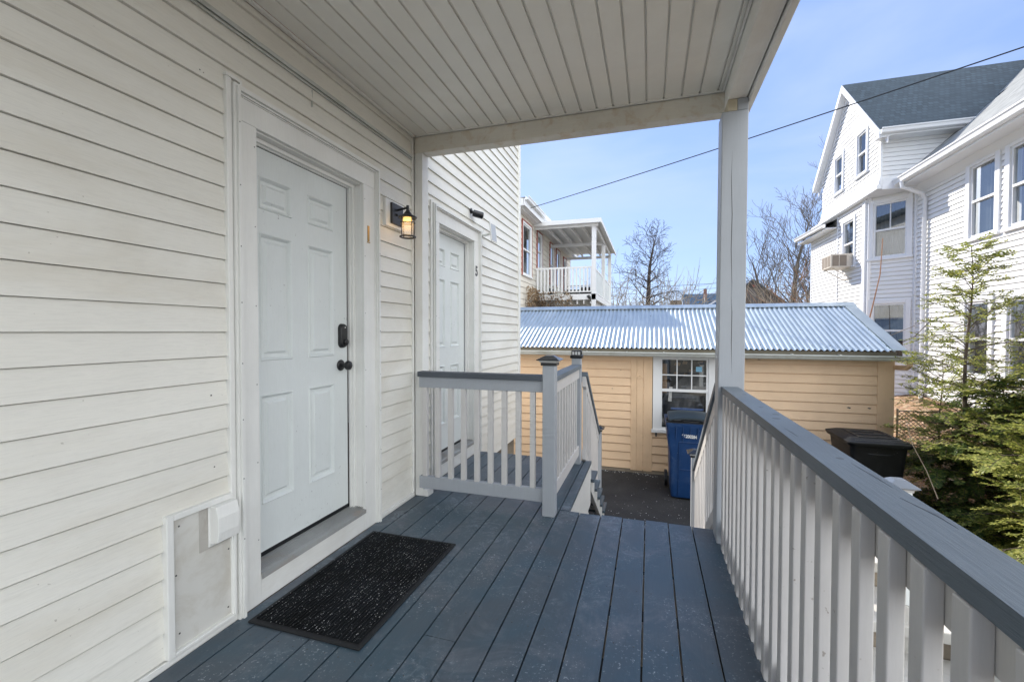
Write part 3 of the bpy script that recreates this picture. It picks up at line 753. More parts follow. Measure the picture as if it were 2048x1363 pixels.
f = MB(); f.lathe([(.001,2.094),(.013,2.093),(.017,2.083),(.026,2.074),(.030,2.066),(.062,2.050),(.064,2.044),(.060,2.040),(.044,2.046),(.001,2.047)], (ax,ay,0), 28); build(f, 'hood', M['blackmetal'], WL, smooth=True)
f = MB()
for k in range(4):
    a = PI/4+PI/2*k+.35; f.tube([(ax+.048*math.cos(a),ay+.048*math.sin(a),2.043),(ax+.048*math.cos(a),ay+.048*math.sin(a),1.918)], .0034, 6)
def ring(mb, cx, cy, z, r, t, n=28):
    mb.tube([(cx+r*math.cos(2*PI*k/n),cy+r*math.sin(2*PI*k/n),z) for k in range(n+1)], t, 6, cap=False)
ring(f, ax, ay, 2.008, .049, .0032); ring(f, ax, ay, 1.914, .051, .0062)
build(f, 'cage', M['blackmetal'], WL, smooth=True)
f = MB(); n = 24
for r, s in ((.0385,1),):
    b = len(f.v)
    for z in (1.918,2.040):
        for k in range(n): f.v.append((ax+r*math.cos(2*PI*k/n),ay+r*math.sin(2*PI*k/n),z))
    for k in range(n): f.f.append((b+k,b+(k+1)%n,b+n+(k+1)%n,b+n+k))
build(f, 'glass', M['lampglass'], WL, smooth=True)
f = MB(); f.lathe([(.001,2.0445),(.030,2.044),(.031,2.022),(.001,2.0215)], (ax,ay,0), 20); build(f, 'lit_diffuser', M['lampglow'], WL, smooth=True)
pl = bpy.data.lights.new('lamp_light', 'POINT'); pl.energy = .14; pl.color = (1,.62,.25); pl.shadow_soft_size = .02
po = bpy.data.objects.new('lamp_light', pl); COL.objects.link(po); po.parent = WL; po.location = Vector((ax,ay,1.99))-WL.location

# ------------------------------------------------------------------ security camera and little solar panel by door 5
CA = thing('security_camera', 'small black cylindrical security camera on the siding above door 5', 'camera', (-1.73,4.15,2.44))
f = MB(); f.lathe([(.028,0),(.028,.008),(.02,.012),(.001,.013)], (-1.729,4.135,2.478), 20, 'x'); f.tube([(-1.718,4.135,2.478),(-1.695,4.14,2.45)], .011, 10); build(f, 'mount', M['black'], CA, smooth=True)
f = MB(); a = Vector((-1.700,4.12,2.452)); b = Vector((-1.606,4.165,2.425)); d = (b-a).normalized()
f.tube([a-d*.004, a, a+d*.004, b-d*.01, b-d*.003, b], [.012,.030,.034,.034,.031,.022], 22); build(f, 'camera_body', M['blackgloss'], CA, smooth=True)
f = MB(); f.tube([b+d*.0002,b+d*.004],[.020,.019],18); build(f, 'lens', M['chrome'], CA, smooth=True)
f = MB(); f.tube([(-1.715,4.15,2.44),(-1.722,4.18,2.39),(-1.724,4.26,2.385),(-1.716,4.36,2.36)], .0022, 6); build(f, 'cable', M['whiteplain'], CA)
SP = thing('solar_panel', 'small white framed solar panel on a bracket at the corner of door 5', 'solar panel', (-1.70,4.40,2.3))
Ms = Matrix.Translation((-1.575,4.375,2.300)) @ Euler((0,R(-6),R(-8))).to_matrix().to_4x4()
f = MB(); f.box(-.007,.004,-.062,.062,-.098,.098).xf(Ms); build(f, 'frame', M['whiteplain'], SP, .002)
f = MB(); f.box(.0042,.0055,-.052,.052,-.088,.088).xf(Ms); build(f, 'cells', paint('pale_cells', (.40,.43,.48), .25, .05), SP)
f = MB(); f.tube([(-1.715,4.385,2.285),(-1.65,4.38,2.285),(-1.585,4.375,2.30)], [.010,.013,.015], 10); f.lathe([(.024,0),(.022,.006),(.001,.008)], (-1.7265,4.385,2.285), 14, 'x'); build(f, 'bracket', M['vinylwhite'], SP, smooth=True)
f = MB(); f.tube([(-1.71,4.385,2.30),(-1.68,4.38,2.34),(-1.65,4.38,2.345),(-1.62,4.38,2.31)], .002, 6); build(f, 'cable', M['whiteplain'], SP)

# ------------------------------------------------------------------ peach shed
SH = thing('shed', 'peach clapboard shed with a corrugated metal roof beyond the stairs', 'shed', (.6,9.2,G))
YF = 7.65
f = MB(); wh = [(3.2+.05,3.2+1.02,-.36,.95)]
clap(f, (-3.2,YF), (1,0), (0,-1), 6.38, G+.05, .93, .1395, .078, .020, wh, None, .013)
build(f, 'wall', M['peach'], SH, fix=False); 
f = MB(); f.box(-3.2,3.34,YF+.012,10.74,G+.03,.92) if False else None
f.box(3.33,3.34,YF,10.74,G+.03,.93); f.box(-3.2,3.33,10.73,10.74,G+.03,.93); f.box(-3.21,-3.2,YF,10.74,G+.03,.93)
f.ext([(3.325,YF,.93),(3.325,9.2,1.66),(3.325,10.74,.93)], (.015,0,0)); build(f, 'back_walls', M['peachZ'], SH)
f = MB()
for a, b, d in ((-.292,-.198,.026),(-.194,-.095,.022),(-.086,.052,.022)): build(MB().box(a,b,YF-d,YF+.002,G+.04,.95), 'trim_board', M['peachZ'], SH, .003)
f.box(3.15,3.342,YF-.024,YF+.002,G+.05,.95); f.box(3.3405,3.352,YF-.024,YF+.16,G+.05,.95)
f.box(.056,.15,YF-.0215,YF+.002,G+.04,-.365) if False else None
build(f, 'trim_board', M['peachZ'], SH, .003)
f = MB(); f.box(-3.2,3.34,YF-.01,YF+.05,G-.02,G+.05); build(f, 'footing', M['stone'], SH)
# window
WN = MB(); WN.box(.060,.178,YF-.034,YF+.03,-.345,.93); WN.box(.905,1.015,YF-.034,YF+.03,-.345,.93); WN.box(.178,.905,YF-.0337,YF+.03,.838,.93)
WN = build(WN, 'window', M['hwt'], SH, .003); WN['label'] = 'shed window with six small panes above one large pane'
f = MB(); f.box(.04,1.03,YF-.06,YF+.03,-.395,-.3455); build(f, 'window_sill', M['hwt'], WN, .003)
f = MB(); f.box(.178,.205,YF-.012,YF+.03,-.345,.838); f.box(.874,.905,YF-.012,YF+.03,-.345,.838); f.box(.205,.874,YF-.0118,YF+.03,.808,.838); f.box(.205,.874,YF-.0118,YF+.03,-.345,-.31)
f.box(.19,.90,YF-.018,YF+.02,.285,.33); f.box(.205,.874,YF-.006,YF+.02,.548,.566)
for xx in (.424,.648): f.box(xx,xx+.018,YF-.0063,YF+.0197,.331,.808)
build(f, 'sash', M['hwt'], WN, .002)
f = MB(); f.add([(.205,YF+.012,-.31),(.874,YF+.012,-.31),(.874,YF+.012,.808),(.205,YF+.012,.808)], [(0,1,2,3)]); build(f, 'pane', M['glassdim'], WN)
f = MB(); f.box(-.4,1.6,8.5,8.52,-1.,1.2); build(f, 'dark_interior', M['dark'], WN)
f = MB(); nx = 24; nz = 14   # grey tarp draped inside
for j in range(nz+1):
    for i in range(nx+1):
        u, v = i/nx, j/nz; top = .12 + .62*u + .08*math.sin(3*u)
        f.v.append((.19+.70*u, YF+.10+.05*math.sin(9*u+4*v)+.035*math.sin(21*u-7*v)*(1-v)+.05*v, -.33+(top+.33)*v + .05*math.sin(PI*u)*(1-v)))
for j in range(nz):
    for i in range(nx): a = j*(nx+1)+i; f.f.append((a,a+1,a+nx+2,a+nx+1))
build(f, 'draped_tarp', M['tarp'], WN, smooth=True, fix=False)
f = MB(); f.box(.21,.285,YF+.08,YF+.11,.25,.735); build(f, 'cardboard', M['cardboard'], WN)
f = MB(); f.ext([(.30,YF+.03,.12),(.355,YF+.03,.12),(.368,YF+.03,.36),(.318,YF+.03,.36)], (0,.004,0)); build(f, 'white_strip', M['whiteplain'], WN)
f = MB(); f.box(.72,.81,YF+.006,YF+.0105,.62,.70); st = build(f, 'sticker', M['bluesticker'], WN)
f = MB(); r_ = random.Random(2)
for k in range(9):
    x, z = .42+.4*r_.random(), .36+.42*r_.random(); s = .02+.035*r_.random()
    f.ext([(x-s,YF+.35,z-s*.4),(x+s*.9,YF+.35,z-s*.6),(x+s*1.3,YF+.35,z+s*.5),(x-s*.5,YF+.35,z+s*.8)], (0,.05,0))
build(f, 'stored_things', M['cardboard'], WN)
# corrugated roof
f = MB(); x0, x1 = -3.3, 3.30; yE, zE, yR, zR = 7.44, 1.0, 9.2, 1.765
N_ = int((x1-x0)/.0762*8); amp = .0125
for (ya, za, yb, zb) in ((yE,zE,yR,zR),(10.96,1.0,yR,zR)):
    b = len(f.v)
    for i in range(N_+1):
        x = x0+(x1-x0)*i/N_; h = amp*math.sin(2*PI*x/.0762)
        f.v += [(x,ya,za+h),(x,yb,zb+h)]
    for i in range(N_): a = b+2*i; f.f.append((a,a+2,a+3,a+1))
f2 = MB()
for Y_, st in ((7.56,3),(8.1,6),(8.7,6),(9.0,3)):
    kk = int(x0/.0762)+1; kk += (-kk) % st
    while kk*.0762+.019 < x1: f2.lathe([(.009,-.004),(.007,.004),(.001,.006)], (kk*.0762+.019,Y_,1+(Y_-yE)*(zR-zE)/(yR-yE)+amp), 6); kk += st
build(f, 'roof', M['metal'], SH, smooth=True, fix=False, extra=((f2, M['screw']),))
rc = MB(); rc.ext([(-3.3,9.05,1.716),(-3.3,9.2,1.782),(-3.3,9.35,1.716),(-3.3,9.35,1.722),(-3.3,9.2,1.79),(-3.3,9.05,1.722)], (6.72,0,0)); RG = build(rc, 'ridge_cap', M['metalflat'] if 'metalflat' in M else M['metal'], SH)
rk = MB()
def slab(mb, p, q, w, t):   # rake flashing along the slope from p to q, width w in X
    mb.add([(p[0],p[1],p[2]),(p[0]+w,p[1],p[2]),(q[0]+w,q[1],q[2]),(q[0],q[1],q[2]),(p[0],p[1],p[2]+t),(p[0]+w,p[1],p[2]+t),(q[0]+w,q[1],q[2]+t),(q[0],q[1],q[2]+t)], [(0,3,2,1),(4,5,6,7),(0,1,5,4),(1,2,6,5),(2,3,7,6),(3,0,4,7)])
slab(rk, (3.24,7.42,1.008), (3.24,9.2,1.776), .165, .006); slab(rk, (3.24,10.98,1.008), (3.24,9.2,1.776), .165, .006)
rk.ext([(3.3985,7.42,1.008),(3.3985,9.2,1.776),(3.3985,9.2,1.68),(3.3985,7.42,.93)], (.006,0,0))
build(rk, 'rake_flashing', M['metal'], SH)
f = MB(); f.box(-3.3,3.30,7.462,7.485,.925,.984); f.box(-3.3,3.30,7.50,7.66,.93,.936); build(f, 'eave_board', paint('dark_eave', (.16,.14,.10), .8, .3), SH)
gt = MB(); sec = [(0,.068),(-.002,.02),(.012,.0),(.075,-.002),(.092,.018),(.100,.040),(.118,.052),(.118,.066),(.108,.066),(.108,.056),(.094,.046),(.084,.022),(.072,.006),(.016,.008),(.006,.022),(.006,.068)]
gt.ext([(-3.35,7.458-a,.872+b) for a,b in sec], (6.86,0,-.010))
GT = build(gt, 'gutter', M['gutter'], SH)
f = MB()
for x in (-2.95,-1.6,-1.0,-.35,.22,1.1,2.0,2.6): f.box(x-.008,x+.008,7.336,7.50,.936,.944)
f.add([(3.5,7.34,.935),(3.56,7.35,.93),(3.56,7.46,.93),(3.5,7.46,.935),(3.5,7.36,.862),(3.54,7.37,.88),(3.54,7.45,.88),(3.5,7.45,.862)], [(0,1,5,4),(1,2,6,5),(2,3,7,6),(4,5,6,7)])
build(f, 'gutter_strap', M['gutter'], GT)
f = MB(); f.tube([(3.43,7.42,.88),(3.43,7.42,.80),(3.42,7.47,.765),(3.37,7.62,.76),(3.35,7.70,.76)], .036, 10); build(f, 'downspout', M['peachZ'], SH, smooth=True)
f = MB()
for x, z, s in ((1.62,.83,.025),(2.81,.15,.028),(3.06,.155,.024),(-.46,.62,.01),(-.6,.3,.012)):
    f.ext([(x-s,YF-.013,z),(x-s*.3,YF-.013,z+s*.5),(x+s,YF-.013,z+s*.2),(x+s*.4,YF-.013,z-s*.5)], (0,.003,0))
build(f, 'wall_damage', M['screw'], SH)
f = MB(); f.lathe([(.03,0),(.026,-.012),(.001,-.014)], (-.155,YF-.022,.50), 14, 'y'); build(f, 'round_plug', M['peachZ'], SH, smooth=True)
f = MB(); f.box(.10,.13,YF-.05,YF-.02,-.46,-.40); build(f, 'small_hook', M['screw'], SH, .003)

# ------------------------------------------------------------------ wheeled carts
BB = thing('wheeled_cart', 'tall blue wheeled recycling cart standing under the shed window', 'trash cart', (.56,6.86,G))
f = MB(); cx, cy = .558, 6.84
sect = [(G+.03,.50,.50,.05),(G+.10,.52,.54,.05),(-.72,.545,.58,.05),(-.45,.555,.60,.045),(-.30,.60,.63,.045),(-.09,.635,.665,.045),(-.055,.66,.69,.05),(-.005,.665,.70,.05)]
f.loft([rrect(cx,cy,z,w,d,r,4) for z,w,d,r in sect])
BO = build(f, 'cart_body', M['binblue'], BB, smooth=True)
f = MB()   # raised frame round the front panel
yf = lambda z: cy - (.27 + (z+1.0)*.033/.6) - .0115
for a, b in (((.405,-.27),(.405,-1.04)),((.69,-.27),(.69,-1.04)),((.405,-.27),(.69,-.27)),((.405,-.66),(.69,-.66))):
    f.bar((a[0],yf(a[1]),a[1]), (b[0],yf(b[1]),b[1]), .012, .012, (0,1,0))
build(f, 'front_panel', M['binblue'], BO, .003)
text_obj('96200284', 'serial_number', M['whiteplain'], BO, (cx-.02,6.5112,-.185), (R(87),R(3),0), .062, .0012, .78, .0022)
f = MB()
for k in range(7): f.box(.27+.095*k-.004,.27+.095*k+.004,6.486,6.50,-.16-.05*(k%3),-.056)
build(f, 'rim_ribs', M['binblue'], BO)
f = MB(); f.box(.235,.88,6.498,6.53,-.004,.012); f.tube([(.30,6.50,.02),(.34,6.47,.045),(.42,6.47,.045),(.46,6.50,.02)], .009, 8); f.tube([(.66,6.50,.02),(.70,6.47,.045),(.78,6.47,.045),(.82,6.50,.02)], .009, 8)
f.tube([(.245,6.51,.03),(.245,6.56,.04)],.016,8); f.tube([(.865,6.51,.03),(.865,6.56,.04)],.016,8); f.tube([(.28,6.515,.022),(.84,6.515,.022)], .008, 8)
build(f, 'lid_hinge', M['black'], BB, smooth=True)
f = MB(); secs = []
for t in range(9):
    u = t/8; y = 6.50+.60*u; z = .045+.055*math.sin(PI*min(1,u*1.1))
    secs.append([(cx+xx*(.30-.02*abs(u-.5)), y, z + .03*(1-xx*xx) + dz) for dz, xs in ((0,[-1,-.6,-.2,.2,.6,1]),(-.022,[1,.6,.2,-.2,-.6,-1])) for xx in xs])
f.loft(secs); LD = build(f, 'lid', M['lid'], BB, smooth=True)
f = MB(); f.tube([(cx-.22,7.10,.095),(cx+.22,7.10,.10)], .013, 8); f.box(cx-.24,cx+.2,7.0,7.12,.098,.112); build(f, 'handle', M['binblue'], BB, .003)
for xx in (.255,.835):
    f = MB(); f.lathe([(.05,-.022),(.118,-.022),(.125,-.015),(.125,.015),(.118,.022),(.05,.022)], (xx,7.12,G+.127), 24, 'x'); build(f, 'wheel', M['black'], BB, smooth=True)

BK = thing('wheeled_cart', 'wide black lidded trash cart at the right end of the shed', 'trash cart', (2.58,6.49,G))
f = MB(); cx, cy = 2.575, 6.49
f.loft([rrect(cx,cy,z,w,d,r,4) for z,w,d,r in ((G+.02,.44,.5,.05),(G+.1,.46,.54,.05),(-.6,.50,.60,.06),(-.2,.55,.66,.06),(-.075,.57,.70,.06))])
build(f, 'cart_body', M['binblack'], BK, smooth=True)
f = MB(); f.loft([rrect(cx,cy,z,w,d,.07,5) for z,w,d in ((-.075,.62,.77),(-.04,.655,.80),(-.028,.65,.795),(-.018,.60,.74),(.005,.50,.62),(.007,.48,.60))])
LB = build(f, 'lid', M['binblack'], BK, smooth=True)
f = MB()
f.box(2.40,2.78,6.24,6.262,.0072,.019); f.box(2.40,2.78,6.44,6.46,.0072,.017); f.box(2.40,2.418,6.263,6.70,.0072,.017); f.box(2.765,2.782,6.263,6.70,.0072,.017); f.box(2.33,2.84,6.14,6.165,-.017,-.006); f.box(2.42,2.70,6.60,6.62,.0072,.016)
build(f, 'lid_ribs', M['black'], LB, .003)
f = MB(); f.tube([(2.35,6.90,-.05),(2.42,6.97,-.06),(2.73,6.97,-.06),(2.80,6.90,-.05)], .016, 8); build(f, 'handle', M['binblack'], BK, smooth=True)
f = MB(); f.tube([(2.42,6.175,-.16),(2.50,6.155,-.17),(2.66,6.155,-.17),(2.74,6.175,-.16)], .012, 8); build(f, 'grab_bar', M['binblack'], BK, smooth=True)
for xx in (2.33,2.82):
    f = MB(); f.lathe([(.05,-.022),(.115,-.022),(.12,-.015),(.12,.015),(.115,.022),(.05,.022)], (xx,6.74,G+.122), 24, 'x'); build(f, 'wheel', M['black'], BK, smooth=True)
RIM = MB(); RIM.tube([(2.12+.06*math.cos(a),6.9,-.28+.14*math.sin(a)) for a in [PI*k/10 for k in range(11)]], .015, 8); 

# ------------------------------------------------------------------ concrete steps with white hand rail and newel, right of the porch
CS = thing('concrete_steps', 'pale sunlit concrete steps with white capped newel and hand rail outside the long railing', 'steps', (1.5,3.0,G))
for k in range(6):
    z = -.13-.16*k; y = 3.55-.36*k
    build(MB().box(.78,1.72,y-.38,y+.02,z-.06,z), 'slab', M['concrete'], CS, .006)
    build(MB().box(.80,1.70,y-.33,y+.02,max(G,z-.18),z-.0605), 'step_block', M['stone'], CS)
WP = CS
wx, wy, wz = 1.30, 2.90, .41
P1 = build(MB().box(wx-.045,wx+.045,wy-.045,wy+.045,-.2,wz), 'newel_post', M['vinylwhite'], CS, .004)
build(MB().box(wx-.055,wx+.055,wy-.055,wy+.055,G,-.2005), 'post_base', M['concrete'], CS, .003)
f = MB(); f.loft([rrect(wx,wy,wz,.100,.100,.004,1), rrect(wx,wy,wz+.015,.102,.102,.004,1)]); c_ = build(f, 'post_cap', M['chrome'], P1)
f = MB(); f.loft([rrect(wx,wy,wz+.0155,.112,.112,.004,1), rrect(wx,wy,wz+.025,.142,.142,.004,1), rrect(wx,wy,wz+.029,.140,.140,.004,1), rrect(wx,wy,wz+.057,.055,.055,.004,1)]); build(f, 'cap_top', paint('slate_cap', (.12,.14,.17), .22, .1), CS)
HRL = CS
f = MB(); f.tube([(1.36,2.90,-.08),(1.50,2.80,-.10),(1.60,2.62,-.16),(1.68,2.30,-.34),(1.74,1.7,-.70)], .024, 12); build(f, 'hand_rail', M['vinylwhite'], HRL, smooth=True)
f = MB(); f.box(1.52,1.60,1.3,2.5,-.42,-.38); f.tube([(1.50,2.1,-.06),(1.50,2.1,-.6)],.012,8); f.box(1.475,1.53,2.26,2.32,-.9,.02); build(f, 'bracket', M['black'], HRL)
f = MB(); f.vbar((1.62,2.9,-.28),(1.62,1.2,-.98),.06,.12); build(f, 'stringer', M['vinylwhite'], HRL, .003)
BP = thing('fence_post', 'thin black metal fence post beside the leaf litter', 'fence post', (2.0,1.9,G)); f = MB(); f.box(1.59,1.615,1.42,1.445,G,-.15); f.box(1.58,1.625,1.41,1.455,-.15,-.14); build(f, 'post', M['blackmetal'], BP, .002); BP.location = (1.6,1.43,G)  # lone black metal fence post
for ch in BP.children: ch.data.transform(Matrix.Translation(Vector((2.0,1.9,G))-Vector((1.6,1.43,G))))
# ------------------------------------------------------------------ bright white house on the right
WH = thing('house', 'big bright white sided house with grey shingle roofs and an overhanging gable', 'house', (8,13,-1))
XH = 6.0; e2 = .105
def wall_panel(name, o, u, n, L_, z0, z1, holes=(), lim=None, mat=None, e=e2, ph=.02, d=.022, par=None):
    f = MB(); clap(f, o, u, n, L_, z0, z1, e, ph, d, holes, lim, .022); return build(f, name, mat or M['hw'], par or WH, fix=False)
def window(par, c, u, n, w, h, casing=.11, mat=None, room=None, label=None, curtain=True, red=False, meet=.5, muntin=False):
    """double-hung window; c = centre of the glass area on the wall plane, u along, n outward"""
    u = Vector((u[0],u[1],0)).normalized(); n = Vector((n[0],n[1],0)).normalized(); c = Vector(c)
    def bx(mb, a0, a1, z0, z1, p0, p1):
        vs = [c+u*a+n*p+Vector((0,0,z)) for z in (z0,z1) for a,p in ((a0,p0),(a1,p0),(a1,p1),(a0,p1))]
        return mb.add(vs, [(0,3,2,1),(4,5,6,7),(0,1,5,4),(1,2,6,5),(2,3,7,6),(3,0,4,7)])
    mat = mat or M['hwt']; W2, H2 = w/2, h/2
    f = MB(); bx(f,-W2-casing,-W2,-H2-.02,H2+casing,-.03,.045); bx(f,W2,W2+casing,-H2-.02,H2+casing,-.03,.045); bx(f,-W2,W2,H2,H2+casing,-.03,.0447)
    bx(f,-W2-casing-.02,W2+casing+.02,-H2-.075,-H2-.02,-.03,.07)
    wn = build(f, 'window', mat, par, .006)
    f = MB(); s = .04
    bx(f,-W2,-W2+s,-H2-.02,H2,-.05,.015); bx(f,W2-s,W2,-H2-.02,H2,-.05,.015); bx(f,-W2+s,W2-s,H2-s,H2,-.05,.0148); bx(f,-W2+s,W2-s,-H2-.02,-H2+s,-.05,.0148)
    m0 = -H2+h*meet; bx(f,-W2+s,W2-s,m0-.022,m0+.022,-.05,.022)
    if muntin: bx(f,-.009,.009,m0+.022,H2-s,-.045,.005)
    build(f, 'sash', mat, wn)
    f = MB(); f.add([c+u*a+n*p+Vector((0,0,z)) for a,p,z in ((-W2+s,-.012,m0),(W2-s,-.012,m0),(W2-s,-.012,H2-s),(-W2+s,-.012,H2-s))], [(0,1,2,3)]); f.add([c+u*a+n*p+Vector((0,0,z)) for a,p,z in ((-W2+s,-.03,-H2+s),(W2-s,-.03,-H2+s),(W2-s,-.03,m0),(-W2+s,-.03,m0))], [(0,1,2,3)])
    build(f, 'pane', M['glass'], wn, fix=False)
    f = MB(); nn = 24
    for i in range(nn+1):
        t = -W2+w*i/nn; f.v += [tuple(c+u*t-n*(.12+.018*math.sin(i*1.9))+Vector((0,0,z))) for z in (-H2,H2)]
    for i in range(nn): f.f.append((2*i,2*i+2,2*i+3,2*i+1))
    build(f, 'curtain', M['curtain'] if curtain else M['dark'], wn, smooth=True, fix=False)  # without a curtain, a dark-coloured sheet stands in for the unlit room
    if red:
        f = MB(); bx(f,-W2-casing-.045,-W2-casing-.001,-H2-.07,H2+casing+.045,0,.05); bx(f,W2+casing+.001,W2+casing+.045,-H2-.07,H2+casing+.045,0,.05); bx(f,-W2-casing-.001,W2+casing+.001,H2+casing+.001,H2+casing+.045,0,.0498)
        build(f, 'red_trim', M['red'], wn)
    if label: wn['label'] = label
    return wn
def gut(par, a, b, n, s=1., mat=None):
    """ogee gutter from a to b along its back top edge, n = outward"""
    a, b, n = Vector(a), Vector(b), Vector(n).normalized(); f = MB()
    sec = [(0,0),(0,-.11),(.05,-.12),(.09,-.10),(.105,-.04),(.125,-.02),(.125,0),(.115,0),(.1,-.03),(.085,-.09),(.05,-.108),(.01,-.1),(.01,0)]
    f.ext([a+n*(p*s)+Vector((0,0,q*s)) for p,q in sec], b-a); return build(f, 'gutter', mat or M['hwt'], par)
# main wall facing -X : u along +Y
ws = []
for yc in (10.63, 9.62, 6.6, 5.6): ws.append((yc, 3.79, .66, 1.38))
for yc in (10.70, 9.62, 6.6, 5.6): ws.append((yc, 1.14, .62, 1.42))
holes = [(yc-2-w/2-.03, yc-2+w/2+.03, zc-h/2-.03, zc+h/2+.03) for yc,zc,w,h in ws]
wall_panel('wall', (XH,2), (0,1), (-1,0), 10.82, -.4, 4.62, holes)
for yc,zc,w,h in ws: window(WH, (XH,yc,zc), (0,1), (-1,0), w, h, .12)
f = MB(); f.box(6.01,6.3,2,12.8,-1.2,-.3); f.box(5.26,6.3,12.9,17.4,-1.2,-.38); build(f, 'foundation', M['stone'], WH)
# bay: near angled side, face with the air conditioner, rear wing
a0, a1 = Vector((6.0,12.83,0)), Vector((5.25,13.46,0)); du = (a1-a0); LA = du.length; nA = Vector((-du.y,du.x,0)).normalized(); nA = nA if nA.y < 0 else -nA
wc = (a0+a1)/2
hA = [(LA/2-.36,LA/2+.36,3.09,4.50),(LA/2-.36,LA/2+.36,.60,2.0)]
wall_panel('bay_side_wall', a0, du, nA, LA, -.4, 4.74, hA)
window(WH, (wc.x,wc.y,3.79), du, nA, .66, 1.34, .10, label='upper bay window with sheer curtain', muntin=True)
window(WH, (wc.x,wc.y,1.30), du, nA, .66, 1.34, .10, curtain=False)
wall_panel('bay_front_wall', (5.25,13.46), (0,1), (-1,0), 3.95, -.4, 4.78, [(.60,1.34,3.06,4.34)])
window(WH, (5.25,14.43,3.70), (0,1), (-1,0), .68, 1.24, .09)
f = MB(); f.box(5.215,5.262,13.44,13.60,-.4,4.76); f.box(5.262,5.33,13.365,13.43,-.4,4.76); f.box(5.215,5.252,15.14,15.22,-.4,4.62); f.box(5.225,5.262,17.33,17.41,-.4,4.4); f.box(5.955,6.01,12.76,12.83,-.3,4.7)
build(f, 'corner_board', M['hwt'], WH, .005)
f = MB(); f.box(5.26,9,17.39,17.40,-.4,4.6); build(f, 'rear_end_wall', M['hw'], WH)
f = MB(); f.add([(4.93,15.20,4.44),(4.93,17.75,4.50),(7.2,17.75,5.6),(7.2,15.20,5.5),(4.93,15.20,4.34),(4.93,17.75,4.40),(7.2,17.75,5.5),(7.2,15.20,5.4)], [(0,1,2,3),(4,7,6,5),(0,4,5,1),(1,5,6,2)]); build(f, 'rear_roof', M['sh_grey'], WH)
gut(WH, (4.93,15.22,4.45), (4.93,17.80,4.51), (-1,0,0)); f = MB(); f.box(4.935,5.25,15.22,17.74,4.30,4.335); build(f, 'soffit', M['hwt'], WH)
# gable body
gy0, gy1, gz0 = 12.60, 16.30, 4.74
PK, ZP, ZEv = 14.43, 7.93, 6.12
sl = (ZP-ZEv)/(PK-gy0)
def glim(z):
    if z < ZEv: return (0, gy1-gy0)
    t = (z-ZEv)/sl
    return (t, (gy1-gy0)-t) if t < (gy1-gy0)/2 else None
gw = ((13.58,5.86,.50,1.05),(15.02,5.80,.50,1.00))
wall_panel('gable_wall', (5.2,gy0), (0,1), (-1,0), gy1-gy0, gz0, ZP-.05, [(y-gy0-w/2-.02,y-gy0+w/2+.02,z-h/2-.02,z+h/2+.02) for y,z,w,h in gw], glim)
for y,z,w,h in gw: window(WH, (5.2,y,z), (0,1), (-1,0), w, h, .10)
f = MB(); f.box(5.10,5.20,gy0-.03,gy1+.03,gz0-.10,gz0+.0); f.ext([(5.13,gy0-.02,gz0),(5.2,gy0-.02,gz0+.35),(5.22,gy0-.02,gz0)], (0,gy1-gy0+.04,0)); f.box(5.205,6.0,12.565,12.598,4.62,4.87); build(f, 'gable_skirt', M['hwt'], WH, .004)
f = MB(); f.add([(5.12,gy0,gz0-.102),(7.0,gy0,gz0-.102),(7.0,gy1,gz0-.102),(5.12,gy1,gz0-.102)], [(0,1,2,3)]); build(f, 'gable_soffit', M['hwt'], WH)
sw = MB(); rf = lambda z: 5.2+ (z-4.83)/.93 + .36
clap(sw, (5.2,gy0), (1,0), (0,-1), 3, gz0, 6.15, e2, .02, .016, (), lambda z: (0, max(.02, min(2.0,(5.62+(z-4.86)/.93)-5.2))))
build(sw, 'gable_side_wall', M['hw'], WH, fix=False)
f = MB(); f.box(5.165,5.215,gy0-.035,gy0+.05,gz0,6.1); build(f, 'gable_corner_board', M['hwt'], WH, .004)
def roof_quad(name, pts, th, mat):
    f = MB(); n = (Vector(pts[1])-Vector(pts[0])).cross(Vector(pts[2])-Vector(pts[0])).normalized()
    if n.z < 0: n = -n
    f.ext([Vector(p)-n*th for p in pts], n*th); return build(f, name, mat, WH)
g0, g1 = 12.27, 16.58; zt0, zt1 = ZP+.13-sl*(PK-g0), ZP+.13-sl*(g1-PK)
GR = MB(); xr = 5.02
GR.add([(xr,g0,zt0),(8.95,g0,zt0),(8.95,PK,ZP+.13),(xr,PK,ZP+.13),(xr,g1,zt1),(8.95,g1,zt1)], [(0,1,2,3),(3,2,5,4)])
build(GR, 'gable_roof', M['sh_dark'], WH, fix=False)
f = MB()   # rake boards and their soffit
for ya, za, yb, zb in ((g0,zt0,PK,ZP+.13),(g1,zt1,PK,ZP+.13)):
    f.ext([(xr-.02,ya,za-.012),(xr-.02,yb,zb-.012),(xr-.02,yb,zb-.20),(xr-.02,ya,za-.20)], (.03,0,0))
    f.ext([(xr+.0105,ya,za-.17),(xr+.0105,yb,zb-.17),(xr+.0105,yb,zb-.19),(xr+.0105,ya,za-.19)], (.18,0,0))
    f.ext([(5.165,ya,za-.195),(5.165,yb,zb-.195),(5.165,yb,zb-.33),(5.165,ya,za-.33)], (.02,0,0))
build(f, 'rake_board', M['hwt'], WH)
f = MB(); f.box(xr+.011,7.0,g0+.02,gy0,zt0-.16,zt0-.13); f.box(xr+.011,7.0,g0,g0+.02,zt0-.16,zt0-.01); build(f, 'eave_soffit', M['hwt'], WH)
gut(WH, (xr,g0,zt0-.01), (7.05,g0,zt0-.01), (0,-1,0))
